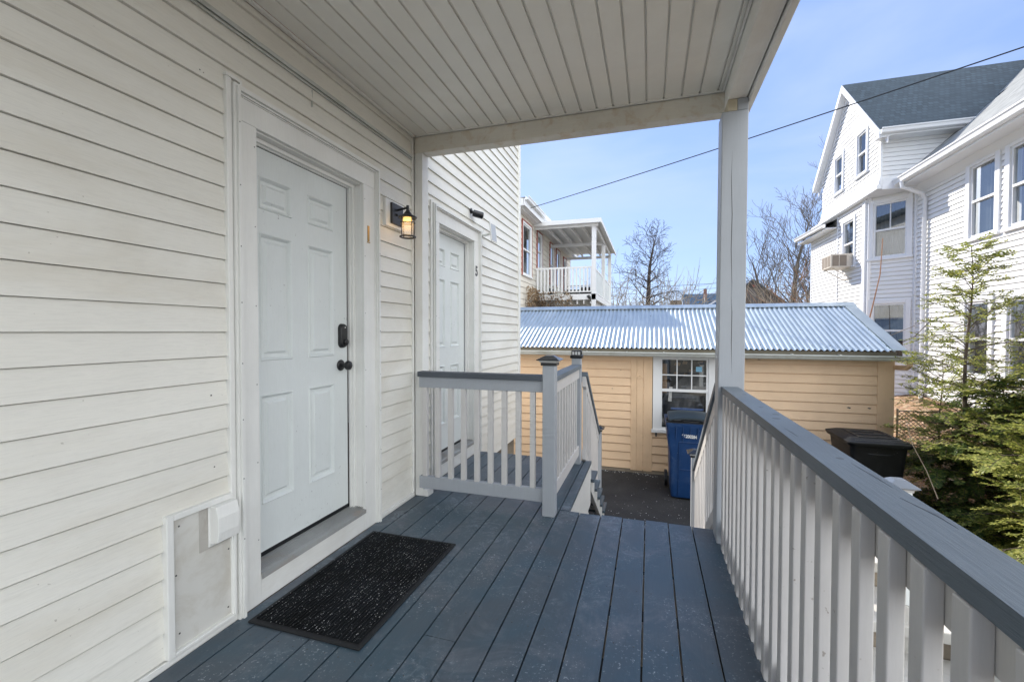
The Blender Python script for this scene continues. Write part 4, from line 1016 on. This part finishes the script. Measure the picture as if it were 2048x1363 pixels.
# main roof, slope facing -X
roof_quad('main_roof', [(5.55,2,4.84),(5.55,12.58,4.84),(9.4,12.58,4.84+3.85*.93),(9.4,2,4.84+3.85*.93)], .08, M['sh_grey'])
roof_quad('main_roof_upper', [(7.6,12.6,4.82+2.05*.93),(7.6,17.2,4.82+2.05*.93),(9.4,17.2,4.82+3.85*.93),(9.4,12.6,4.82+3.85*.93)], .08, M['sh_grey'])
f = MB(); f.box(5.56,5.985,2,12.56,4.655,4.70); f.box(5.53,5.56,2,12.58,4.64,4.80); f.ext([(5.86,2,4.655),(5.985,2,4.655),(5.985,2,4.50)], (0,10.75,0)); build(f, 'eave_board', M['hwt'], WH)
gut(WH, (5.53,12.60,4.81), (5.53,2,4.81), (-1,0,0), 1.15)
f = MB(); f.ext([(5.56,12.585,4.66),(5.56,12.585,4.84),(6.6,12.585,5.81),(6.6,12.585,5.5),(6.0,12.585,4.66)], (0,.02,0)); build(f, 'roof_end_board', M['hwt'], WH)
f = MB(); f.tube([(5.45,12.28,4.68),(5.46,12.28,4.56),(5.62,12.30,4.50),(5.86,12.34,4.40),(5.93,12.36,4.28),(5.93,12.36,1.5),(5.93,12.36,-.5)], .042, 8); build(f, 'downspout', M['hwt'], WH, smooth=True)
f = MB(); f.box(9.3,9.5,2,17.3,-1,8.4); f.box(6.2,9.4,2,2.05,-1,4.8); build(f, 'back_wall', M['hw'], WH)

AC = thing('air_conditioner', 'beige window air conditioner on a bracket in the bay of the white house', 'air conditioner', (5.0,14.3,3.0))
f = MB(); f.box(4.71,5.22,14.12,14.78,3.02,3.39); a_ = build(f, 'casing', M['beige'], AC, .01)
gm = paint('grille_brown', (.26,.215,.17), .7, .15)
f = MB(); f.box(4.75,4.90,14.115,14.1195,3.06,3.35); f.box(4.92,5.08,14.115,14.1195,3.06,3.35)
for k in range(3): f.box(4.705,4.7095,14.16+.21*k,14.33+.21*k,3.06,3.35)
build(f, 'grille', gm, a_)
f = MB(); f.tube([(4.78,14.2,3.01),(5.22,14.2,2.72)], .012, 6); f.tube([(4.78,14.7,3.01),(5.22,14.7,2.72)], .012, 6); f.tube([(4.75,14.18,3.0),(4.75,14.72,3.0)], .01, 6); f.tube([(5.225,14.2,2.72),(5.225,14.7,2.72)], .01, 6); build(f, 'bracket', M['beige'], AC)

# ------------------------------------------------------------------ cream house with the upstairs porch, far left
CH = thing('house', 'cream sided house with red window trim and a white upstairs porch beyond the shed', 'house', (-6,17,G))
XN = -3.9
nw = [(14.05,3.93,1.0,1.60),(15.79,4.18,.62,1.20),(17.93,4.0,.62,1.55),(19.2,4.0,.66,1.5),(20.8,3.9,.55,1.5)]
f = MB(); clap(f, (XN,13.0), (0,1), (1,0), 9.35, G, 5.2, .19, .03, .018, [(y-13-w_/2-.02,y-13+w_/2+.02,z-h/2-.02,z+h/2+.02) for y,z,w_,h in nw])
clap(f, (XN,13.0), (-1,0), (0,-1), 7, G, 5.2, .19, .03, .018); build(f, 'wall', M['cream'], CH, fix=False)
for y,z,w_,h in nw: window(CH, (XN,y,z), (0,1), (1,0), w_, h, .07, curtain=(y>17), red=True)
f = MB(); f.box(XN-.01,XN+.03,22.3,22.44,G,5.1); build(f, 'corner_board', M['hwt'], CH)
f = MB(); f.box(-3.98,-3.60,12.7,22.9,5.02,5.06); f.box(-3.61,-3.57,12.7,22.9,5.02,5.24); f.box(-11,-3.62,12.68,12.72,5.02,5.24); f.box(-3.9,-3.72,12.9,22.5,5.0,5.02); build(f, 'eave', M['hwt'], CH)
gut(CH, (-3.57,12.7,5.30), (-3.57,22.9,5.30), (1,0,0))
f = MB(); f.add([(-3.55,12.68,5.26),(-3.55,22.9,5.26),(-7.4,22.9,6.55),(-7.4,16.6,6.55),(-11.2,12.68,5.26),(-11.2,22.9,5.26)], [(0,1,2,3),(3,2,5,4),(0,3,4)]); build(f, 'roof', M['sh_grey'], CH, fix=False)
f = MB(); f.box(-10.9,-3.95,13.1,22.3,G,5.0); build(f, 'inner_body', M['dark'], CH) if False else None
# porch on posts
PR = MB(); PR.box(-3.88,-1.78,15.2,21.4,2.40,2.44); PR = build(PR, 'upper_porch', M['hwt'], CH)
f = MB(); f.box(-3.86,-1.80,15.22,21.38,2.4405,2.50); build(f, 'porch_floor', M['capX'], PR)
f = MB(); f.box(-3.88,-1.76,15.15,15.195,2.36,2.555); f.box(-1.795,-1.75,15.20,21.4,2.36,2.555)
for k in range(9): f.box(-3.8+.23*k,-3.76+.23*k,15.22,21.35,2.22,2.395)
build(f, 'floor_joists', M['hwt'], PR)
f = MB()
for (x, y) in ((-1.90,15.15),(-1.90,18.3),(-1.90,21.25)): f.box(x,x+.14,y,y+.14,G,4.86)
f.box(-2.12,-2.02,20.9,21.0,2.5,4.8)
build(f, 'porch_post', M['hwt'], PR)
f = MB(); f.box(-3.88,-1.68,15.12,15.19,4.84,4.95); f.box(-1.84,-1.76,15.2,21.4,4.80,4.95); f.box(-3.88,-1.85,18.0,18.09,4.74,4.86); f.box(-3.88,-1.85,21.3,21.38,4.74,4.86)
for k in range(5): f.box(-3.55+.42*k,-3.49+.42*k,15.2,21.3,4.86,4.98)
build(f, 'porch_beams', M['hwt'], PR)
f = MB(); f.add([(-4.1,14.95,5.06),(-1.55,14.95,4.98),(-1.55,21.6,4.98),(-4.1,21.6,5.06),(-4.1,14.95,5.10),(-1.55,14.95,5.02),(-1.55,21.6,5.02),(-4.1,21.6,5.10)], [(0,3,2,1),(4,5,6,7),(0,1,5,4),(1,2,6,5),(2,3,7,6),(3,0,4,7)]); f.box(-4.1,-1.56,14.94,14.98,4.92,5.06); f.box(-1.60,-1.55,14.98,21.6,4.90,4.99); build(f, 'porch_roof', M['hwt'], PR)
f = MB(); f.box(-3.86,-1.86,15.17,15.21,3.44,3.50); f.box(-3.86,-1.86,15.17,15.21,2.62,2.66); f.box(-1.85,-1.81,15.3,21.3,3.44,3.50); f.box(-1.85,-1.81,15.3,21.3,2.62,2.66); f.box(-3.86,-1.86,21.3,21.34,3.44,3.5)
RL = build(f, 'railing', M['hwt'], PR) if False else build(f, 'porch_railing', M['hwt'], PR)
f = MB()
for k in range(16): f.box(-3.82+.125*k,-3.765+.125*k,15.175,15.20,2.66,3.44)
for k in range(48): f.box(-1.84,-1.82,15.35+.125*k,15.40+.125*k,2.66,3.44)
build(f, 'balusters', M['hwt'], PR)
f = MB(); f.box(-1.835,-1.825,15.4,21.2,2.68,3.42); build(f, 'rail_screen', M['glassb'], PR)
for q in ((-3.7,-3.55,16.3,16.8,2.503,2.9),(-3.3,-2.7,17.6,18.1,2.503,2.95),(-2.6,-2.2,17.2,17.6,2.503,3.0)): build(MB().box(*q), 'planter', M['black'], CH, .02)
f = MB(); f.lathe([(.001,2.47),(.05,2.46),(.055,2.42),(.02,2.38),(.001,2.37)], (-1.97,15.10,0), 12); f.tube([(-2.05,15.12,2.46),(-1.97,15.1,2.50),(-1.93,15.1,2.44),(-1.93,15.12,2.30)], .02, 8); build(f, 'flood_lamp', M['black'], CH)

# ------------------------------------------------------------------ distant houses behind the shed ridge
BH = thing('house', 'distant blue shingled house with a brick chimney behind the shed ridge', 'house', (4,41,G))
f = MB(); f.add([(2.72,40,3.35),(5.9,40,3.35),(5.9,42,4.60),(2.72,42,4.60)], [(0,1,2,3)]); f.box(2.75,5.85,40.1,42,1,3.3); build(f, 'roof', M['sh_blue'], BH)
f = MB(); f.box(4.42,4.66,41.0,41.3,3.0,4.95); build(f, 'chimney', paint('chimney_brick', (.22,.10,.08), .8, .3), BH)
f = MB(); f.box(4.33,4.37,39.7,39.75,2.5,4.4); f.bar((4.6,39.5,3.45),(5.8,39.5,4.15),.1,.12); build(f, 'corner_trim', M['hwt'], BH)
f = MB(); f.box(1.75,2.65,41,43,2,4.0); build(f, 'side_wall', M['sh_brown'], BH)
DH = thing('house', 'distant brown shingled gable roof between the porch post and the white house', 'house', (7,36,G))
f = MB(); f.ext([(4.6,35,3.0),(6.95,35,4.93),(9.4,35,3.0)], (0,7,0)); f.box(4.8,9.2,35.05,42,G,3.0); build(f, 'roof', M['sh_brown'], DH)
f = MB(); f.bar((6.95,34.9,4.95),(9.5,34.9,2.95),.12,.10); f.bar((6.95,34.9,4.95),(4.5,34.9,2.95),.12,.10); build(f, 'rake_board', M['capX'], DH)
f = MB(); f.ext([(6.85,34.85,4.62),(7.2,34.85,4.52),(7.0,34.85,4.42)], (0,.1,0)); build(f, 'gable_vent', M['red'], DH)

# ------------------------------------------------------------------ cables
def cable(label, a, b, sag, r, n=24):
    a, b = Vector(a), Vector(b); f = MB()
    f.tube([a+(b-a)*(k/n)-Vector((0,0,sag*4*(k/n)*(1-k/n))) for k in range(n+1)], r, 6)
    return tag(build(f, 'overhead_cable', M['wire'], None, smooth=True), label, 'cable')
cable('long black cable crossing the sky from the cream house to the upper right', (-3.60,13.387,5.12), (6.03,7.51,5.315), .05, .011)
cable('thin distant cable low over the bare trees', (-6,27,4.0), (9,33,4.9), .25, .012)
cable('second thin distant cable near the blue shingled house', (-6,29,3.6), (9,36,4.9), .2, .010)

# ------------------------------------------------------------------ chain-link fence
CF = thing('chain_link_fence', 'chain link fence between the shed corner and the conifers', 'fence', (4.4,7.8,G))
f = MB(); s = .055; x0, x1, z0, z1 = 3.46, 5.7, G+.02, .12; yy = 7.78
k = -30
while k < 70:
    for sg in (1,-1):
        xa = x0+k*s*1.0; pts = []
        a = Vector((xa,yy+.004*sg,z0)); b = Vector((xa+sg*(z1-z0),yy+.004*sg,z1))
        t0, t1 = 0., 1.
        for lo, hi in ((x0,x1),):
            ta, tb = (lo-a.x)/(b.x-a.x), (hi-a.x)/(b.x-a.x)
            if ta > tb: ta, tb = tb, ta
            t0, t1 = max(t0,ta), min(t1,tb)
        if t1-t0 > .03: f.tube([a+(b-a)*t0, a+(b-a)*t1], .0042, 4, cap=False)
    k += 1
build(f, 'mesh', M['galv'], CF, fix=False)
f = MB(); f.tube([(x0,yy,z1),(x1,yy,z1)], .009, 8)
for x in (x0,4.6,x1): f.tube([(x,yy,G),(x,yy,z1+.03)], .014, 8)
build(f, 'posts', M['galv'], CF, smooth=True)
# ------------------------------------------------------------------ vegetation
def bare_tree(name, label, loc, height, seed, mat, r0, spread=1., first=.25, nb=26, levels=3, crown_w=.45, multi=1, droop=0., group=None, up=.5, twig=.012):
    rr = random.Random(seed); T = thing(name, label, 'tree', loc, group)
    trunk = MB(); crown = MB()
    def branch(mb, p, d, L_, r, lv, seg):
        pts, rad = [p.copy()], [r]; q = p.copy(); dd = d.copy(); kids = []
        for i in range(seg):
            dd = (dd + Vector((rr.gauss(0,.16),rr.gauss(0,.16),rr.gauss(0,.10)+up*.12 - droop*(.10 if lv < 3 else .02)))).normalized()
            q = q + dd*(L_/seg); t = (i+1)/seg
            pts.append(q.copy()); rad.append(max(twig*.5, r*(1-t*.85))); kids.append((q.copy(), dd.copy(), t))
        mb.tube(pts, rad, 5 if lv > 1 else 6, cap=False)
        if lv > 0:
            n = {3:7,2:7,1:4}.get(lv,4)
            for k in range(n):
                i = min(len(kids)-1, int((.2+.8*(k+rr.random())/n)*len(kids))); kp, kd, t = kids[i]
                side = kd.cross(Vector((rr.gauss(0,1),rr.gauss(0,1),rr.gauss(0,1)))).normalized()
                nd = (kd*.75 + side*(.75+.3*rr.random())*spread + Vector((0,0,up*.35))).normalized()
                branch(mb, kp, nd, L_*(.55-.2*t)*(.8+.5*rr.random()), max(twig*.6, r*(.55-.25*t)), lv-1, max(3,seg-1))
    for m in range(multi):
        base = Vector((0,0,0)) if multi == 1 else Vector((rr.gauss(0,.25),rr.gauss(0,.25),0))
        lean = Vector((rr.gauss(0,.03),rr.gauss(0,.03),1)) if multi == 1 else Vector((rr.gauss(0,.22),rr.gauss(0,.22),1))
        n = 16; pts, rad, q = [base.copy()], [r0], base.copy(); hh = height*(1 if m == 0 else .75+.25*rr.random())
        d = lean.normalized(); st = []
        for i in range(n):
            d = (d + Vector((rr.gauss(0,.05),rr.gauss(0,.05),.06))).normalized(); q = q + d*(hh*.96/n); t = (i+1)/n
            pts.append(q.copy()); rad.append(r0*(1-.92*t)**.85+.012); st.append((q.copy(), d.copy(), t))
        trunk.tube(pts, rad, 9)
        for k in range(nb):
            t = first + (1-first)*(k+.5*rr.random())/nb
            i = min(n-1, int(t*n)); kp, kd, _ = st[i]; a = k*2.399+rr.random()
            out = Vector((math.cos(a),math.sin(a),0)); el = (.25 + .75*t) if droop == 0 else (.10+.95*(t-first)/(1-first))
            prof = math.sin(PI*(.12+.70*(1-(t-first)/(1-first))))**.7 if droop else (1.15-.65*t)
            L_ = height*crown_w*max(.22,prof)*(.75+.45*rr.random())
            branch(crown, kp, (out*(1-.45*el)*spread + Vector((0,0,el))).normalized(), L_, max(.02, r0*.34*(1.1-t)), levels-1, 6)
    build(trunk, 'trunk', mat, T, smooth=True, local=True, fix=False); build(crown, 'crown', mat, T, smooth=True, local=True, fix=False)
    return T
bare_tree('bare_tree', 'tall bare dark tree with a straight trunk standing behind the shed ridge', (-.30,30,G), 8.35, 5, M['barkdark'], .24, 1.0, .36, 34, 3, .21, 1, .55, up=.45, twig=.016)
bare_tree('bare_tree', 'bare many stemmed tree just left of the white house', (8.3,29,G), 9.2, 12, M['barkgrey'], .19, .9, .16, 15, 3, .42, 4, 0., up=.85, twig=.015)
bare_tree('bare_tree', 'tallest bare tree rising behind the white house gable', (12.0,37,G), 14.5, 23, M['barkgrey'], .24, .8, .32, 18, 3, .28, 2, 0., up=.9, twig=.013)

def brush(name, label, loc, w, d, h, n, seed, mat, group=None, r=.012):
    rr = random.Random(seed); T = thing(name, label, 'shrub', loc, group); f = MB()
    for k in range(n):
        p = Vector((rr.uniform(-w,w)*.5, rr.uniform(-d,d)*.5, 0)); dd = Vector((rr.gauss(0,.35),rr.gauss(0,.35),1)).normalized(); L_ = h*(.55+.5*rr.random())*(1-.35*abs(p.x)/(w*.5))
        pts = [p.copy()]; q = p.copy()
        for i in range(5): dd = (dd+Vector((rr.gauss(0,.2),rr.gauss(0,.2),-.03))).normalized(); q = q+dd*L_/5; pts.append(q.copy())
        f.tube(pts, [r*1.3,r*1.1,r,r*.8,r*.6,r*.4], 4, cap=False)
        for j in range(7):
            i = rr.randint(1,4); s = Vector((rr.gauss(0,1),rr.gauss(0,1),rr.gauss(.4,.6))).normalized(); a = pts[i]; m = a+s*L_*.14; e = m+(s+Vector((0,0,.3)))*L_*.10
            f.tube([a,m,e], [r*.6,r*.5,r*.3], 3, cap=False)
    build(f, 'stems', mat, T, local=True, fix=False); return T
gb = 'pale bare shrubs along the skyline'
for i, (x, y, w_, h, lb) in enumerate(((-2.6,27,4,7.6,'pale twiggy shrub left of the bare tree above the shed ridge'),(.6,28,3.5,7.2,'pale twiggy shrub at the foot of the straight bare tree'),(2.0,31,2.6,7.6,'pale twiggy shrub left of the blue shingled house'))):
    brush('bare_shrub', lb, (x,y,G), w_, 3, h, 90, 40+i, M['barkpale'], gb, .02)
brush('bare_shrub', 'tangle of tan brush below the bare trees beside the white house', (7.6,26,G), 5.0, 3, 6.6, 260, 60, M['barkpale'], gb, .02)
brush('bare_shrub', 'reddish brush against the corner of the white house', (8.6,25.5,G), 1.8, 1.5, 7.0, 90, 61, M['barkred'], gb, .02)

def sapling(label, pts, r=.012, mat=None):
    f = MB(); n = len(pts); f.tube(pts, [r*(1-.6*i/(n-1)) for i in range(n)], 6)
    rr = random.Random(len(label)); 
    return tag(build(f, 'sapling', mat or M['bark'], None, smooth=True, fix=False), label, 'sapling', 'bare stems growing around the shed')
sapling('tall bare stem in front of the bay windows', [(3.62,9.6,G),(3.66,9.6,0),(3.72,9.6,1.0),(3.86,9.6,1.7),(3.97,9.6,2.3),(4.0,9.6,2.95)], .016, M['barkred'])
sapling('bare stem rising past the outer end of the air conditioner', [(2.62,11.6,G),(2.60,11.6,1),(2.58,11.6,2.0),(2.50,11.6,2.9)], .013)
sapling('bare stem rising under the near side of the air conditioner', [(3.35,11.6,G),(3.32,11.6,1),(3.28,11.6,1.9),(3.12,11.6,2.8)], .013)
sapling('thin twig arching right above the rake of the shed', [(3.46,8.6,.9),(3.60,8.4,1.2),(3.78,8.2,1.33),(4.06,8.0,1.52)], .007, M['barkpale'])
sapling('dark twig curving up from the rake of the shed', [(3.5,8.1,.9),(3.62,8.1,1.10),(3.80,8.1,1.20),(3.97,8.1,1.42),(4.0,8.1,1.52)], .008)
sapling('thin twig leaning over the shed gutter end', [(3.32,6.9,.38),(3.36,6.9,.58),(3.60,6.9,.80),(3.80,6.9,.95)], .005)
sapling('orange bare shoot crossing in front of the lower conifer', [(3.05,4.2,.02),(3.1,4.2,.2),(3.0,4.25,.40),(2.88,4.3,.47)], .006, M['barkred'])
sapling('forked orange shoot on the right edge', [(2.75,4.0,-.35),(2.70,4.0,-.1),(2.62,4.0,.05),(2.60,4.0,.22)], .006, M['barkred'])
sapling('pale bent twig over the dark conifer', [(3.45,6.2,.10),(3.30,6.1,.18),(3.15,6.0,.25),(3.05,6.0,.34)], .006, M['barkpale'])
sapling('thin shoot in front of the chain link fence', [(2.85,5.6,-.45),(2.80,5.7,-.2),(2.72,5.8,.05),(2.66,5.8,.3)], .005, M['barkpale'])

def conifer(name, label, loc, height, width, seed, mat, dens=1., z0f=.12, leaf=.030, top_sparse=.5, nb=70, group=None, droop=.25, flat=.4):
    """trunk, whorled boughs, and sprays of small flat needles"""
    rr = random.Random(seed); T = thing(name, label, 'conifer', loc, group); tr = MB(); cr = MB(); nd = MB()
    n = 10; pts = [Vector((.03*math.sin(i*.9)*i/n*width*2, .02*i/n, height*i/n)) for i in range(n+1)]
    tr.tube(pts, [max(.004, height*.010*(1-i/n)**.8) for i in range(n+1)], 7)
    def spray(p, d, L_, sparse):
        """one flat frond: central twig, side twigs, needles"""
        d = d.normalized(); side = d.cross(Vector((0,0,1)))
        if side.length < .1: side = Vector((1,0,0))
        side.normalize(); side = (side + Vector((0,0,rr.gauss(0,flat*.6)))).normalized(); m = max(3, int(L_/(.045)*dens*sparse)); q = p.copy(); dd = d.copy()
        pt = [q.copy()]
        for i in range(m):
            dd = (dd+Vector((rr.gauss(0,.06),rr.gauss(0,.06),-droop*.10))).normalized(); q = q+dd*(L_/m); pt.append(q.copy()); t = (i+1)/m
            for s in (1,-1):
                sd = (side*s*.85+dd*.65+Vector((0,0,rr.gauss(0,.12)-.08*droop))).normalized(); l = L_*.34*(1.05-t)*(.6+.6*rr.random())+.018
                k_n = max(2, int(l/(leaf*.55)))
                nv = dd.cross(sd).normalized()
                for k in range(k_n):
                    a = q+sd*(l*k/k_n)
                    for s2 in (1,-1):
                        ld = (sd*.7+dd.cross(nv)*0+ (side*s*0+dd*.6*s2)).normalized(); wv = ld.cross(nv)*leaf*.26; e = a+ld*leaf*(.7+.5*rr.random()) + nv*rr.gauss(0,leaf*.2)
                        b = len(nd.v); mid = (a+e)/2
                        nd.v += [tuple(a),tuple(mid+wv),tuple(e),tuple(mid-wv)]; nd.f.append((b,b+1,b+2,b+3))
        cr.tube(pt[::max(1,len(pt)//3)] if len(pt) > 3 else pt, [.003]*len(pt[::max(1,len(pt)//3)] if len(pt) > 3 else pt), 3, cap=False)
    for k in range(nb):
        t = z0f+(1-z0f)*((k+rr.random())/nb); i = min(n-1,int(t*n)); p = pts[i].lerp(pts[i+1], t*n-i); a = k*2.399+rr.gauss(0,.3)
        L_ = width*(1.0-t)**.75*(.6+.6*rr.random())+.10; d = Vector((math.cos(a),math.sin(a),.30+.35*t+rr.gauss(0,.30))).normalized()
        m = max(3,int(L_/.16)); q = p.copy(); bp = [q.copy()]; dd = d.copy(); sparse = 1-top_sparse*t
        for i in range(m):
            dd = (dd+Vector((rr.gauss(0,.08),rr.gauss(0,.08),-.07-droop*.12))).normalized(); q = q+dd*(L_/m); bp.append(q.copy())
            sd = dd.cross(Vector((0,0,1))).normalized()
            for s in (1,-1):
                if rr.random() < .93*sparse: spray(q, (dd*.7+sd*s*.8+Vector((0,0,rr.gauss(0,.32)))), (.12+.30*L_*(1-.5*i/m))*(.7+.6*rr.random()), sparse)
        spray(q, dd, .16+.1*L_, sparse)
        cr.tube(bp, [.010*(1-.7*j/m)*min(1,L_+.3) for j in range(m+1)], 4, cap=False)
    build(tr, 'trunk', M['bark'], T, smooth=True, local=True, fix=False); build(cr, 'twigs', M['bark'], T, local=True, fix=False); o = build(nd, 'crown', mat, T, local=True, fix=False)
    return T
conifer('conifer', 'tall open young conifer with a bare leader in front of the white house', (3.56,6.5,G), 3.36, .72, 3, M['needles'], 1.05, .16, .038, .38, 92)
conifer('conifer', 'second open conifer at the right edge of the view', (4.35,6.0,G), 3.5, .86, 4, M['needles'], 1.05, .15, .038, .38, 94)
conifer('conifer', 'dense dark low conifer right of the black cart', (3.75,6.3,G), 1.75, .9, 8, M['needlesdark'], 1.2, .05, .042, .1, 105, droop=.5)
conifer('conifer', 'dense bright green conifer nearest to the porch railing', (3.75,4.95,G), 2.0, 1.15, 9, M['needles'], 1.2, .05, .038, .1, 120, droop=.5)
conifer('conifer', 'small thin conifer at the chain link fence', (3.75,7.35,G), 2.0, .45, 10, M['needles'], .9, .3, .032, .5, 40)

# dry creeper on the corner of the cream house porch
CR = thing('creeper', 'dry brown creeper climbing the corner of the cream house under its porch', 'creeper', (-3.6,14.8,1.5)); f = MB(); g_ = MB(); rr = random.Random(77)
for k in range(60):
    x = -3.86+.12*rr.random(); y = 13.9+2.0*rr.random(); q = Vector((x,y,1.2)); pts = [q.copy()]
    for i in range(6): q = q+Vector((rr.gauss(0,.03),rr.gauss(0,.13),.12+.12*rr.random())); q.x = max(q.x,-3.85); pts.append(q.copy())
    f.tube(pts, .006, 3, cap=False)
for k in range(50):
    q = Vector((-3.8+1.1*rr.random(),15.06+.08*rr.random(),1.5)); pts = [q.copy()]
    for i in range(6): q = q+Vector((rr.gauss(0,.08),rr.gauss(0,.02),.10+.10*rr.random())); pts.append(q.copy())
    f.tube(pts, .006, 3, cap=False)
for k in range(2600):
    if k % 3: c = Vector((-3.82+.10*rr.random(), 13.7+2.2*rr.random(), 1.3+1.45*rr.random()**1.2))
    else: c = Vector((-3.85+1.3*rr.random()**1.6, 15.05+.1*rr.random(), 1.5+1.15*rr.random()))
    a = Vector((rr.gauss(0,1),rr.gauss(0,1),rr.gauss(0,1))).normalized(); b_ = a.orthogonal().normalized(); s = .022+.022*rr.random(); b = len(g_.v)
    g_.v += [tuple(c-a*s),tuple(c+b_*s*.7),tuple(c+a*s),tuple(c-b_*s*.7)]; g_.f.append((b,b+1,b+2,b+3))
build(f, 'vines', M['bark'], CR, fix=False); build(g_, 'leaves', M['dryleaf'], CR, fix=False)

# debris on the asphalt and fallen leaves on the bank
f = MB(); rr = random.Random(9)
def bit(mb, x, y, z, s):
    a = rr.random()*6.28; vs = []
    for k in range(5): t = a+2*PI*k/5; r = s*(.6+.6*rr.random()); vs.append((x+r*math.cos(t), y+r*math.sin(t), z))
    b = len(mb.v); mb.v += vs + [(x,y,z+s*.6)]; mb.f += [(b+k,b+(k+1)%5,b+5) for k in range(5)]
for k in range(240):
    x = rr.uniform(-1.2,.6); y = 5.6+rr.gauss(0,.35) if k % 3 else rr.uniform(4.6,7.5)
    bit(f, x, y, G+.001, .0025+.004*rr.random())
for k in range(120): bit(f, rr.uniform(-1.3,.3), 7.58+rr.gauss(0,.05), G+.001, .003+.008*rr.random()**2)
for x, y, s in ((.02,5.62,.03),(.05,5.58,.02),(-.02,5.66,.018)): bit(f, x, y, G+.001, s)
tag(build(f, 'salt_and_grit', M['whiteplain'], None, fix=False), kind='stuff')
f = MB()
for k in range(5200):
    x = rr.uniform(1.75,5.6); y = rr.uniform(.4,10.5)
    if x < 3.5 and y > 3.9: continue
    h = max(0., (x-3.6)/2.4)*(.25+.62*min(1,max(0,(y-3)/8)))
    c = Vector((x,y,G+.05+h+.02*rr.random())); a = Vector((rr.gauss(0,1),rr.gauss(0,1),rr.gauss(0,.35))).normalized(); b_ = a.cross(Vector((rr.gauss(0,.3),rr.gauss(0,.3),1))).normalized(); s = .022+.028*rr.random(); b = len(f.v)
    f.v += [tuple(c-a*s),tuple(c+b_*s*.6),tuple(c+a*s),tuple(c-b_*s*.6)]; f.f.append((b,b+1,b+2,b+3))
tag(build(f, 'fallen_leaves', M['dryleaf'], None, fix=False), kind='stuff')
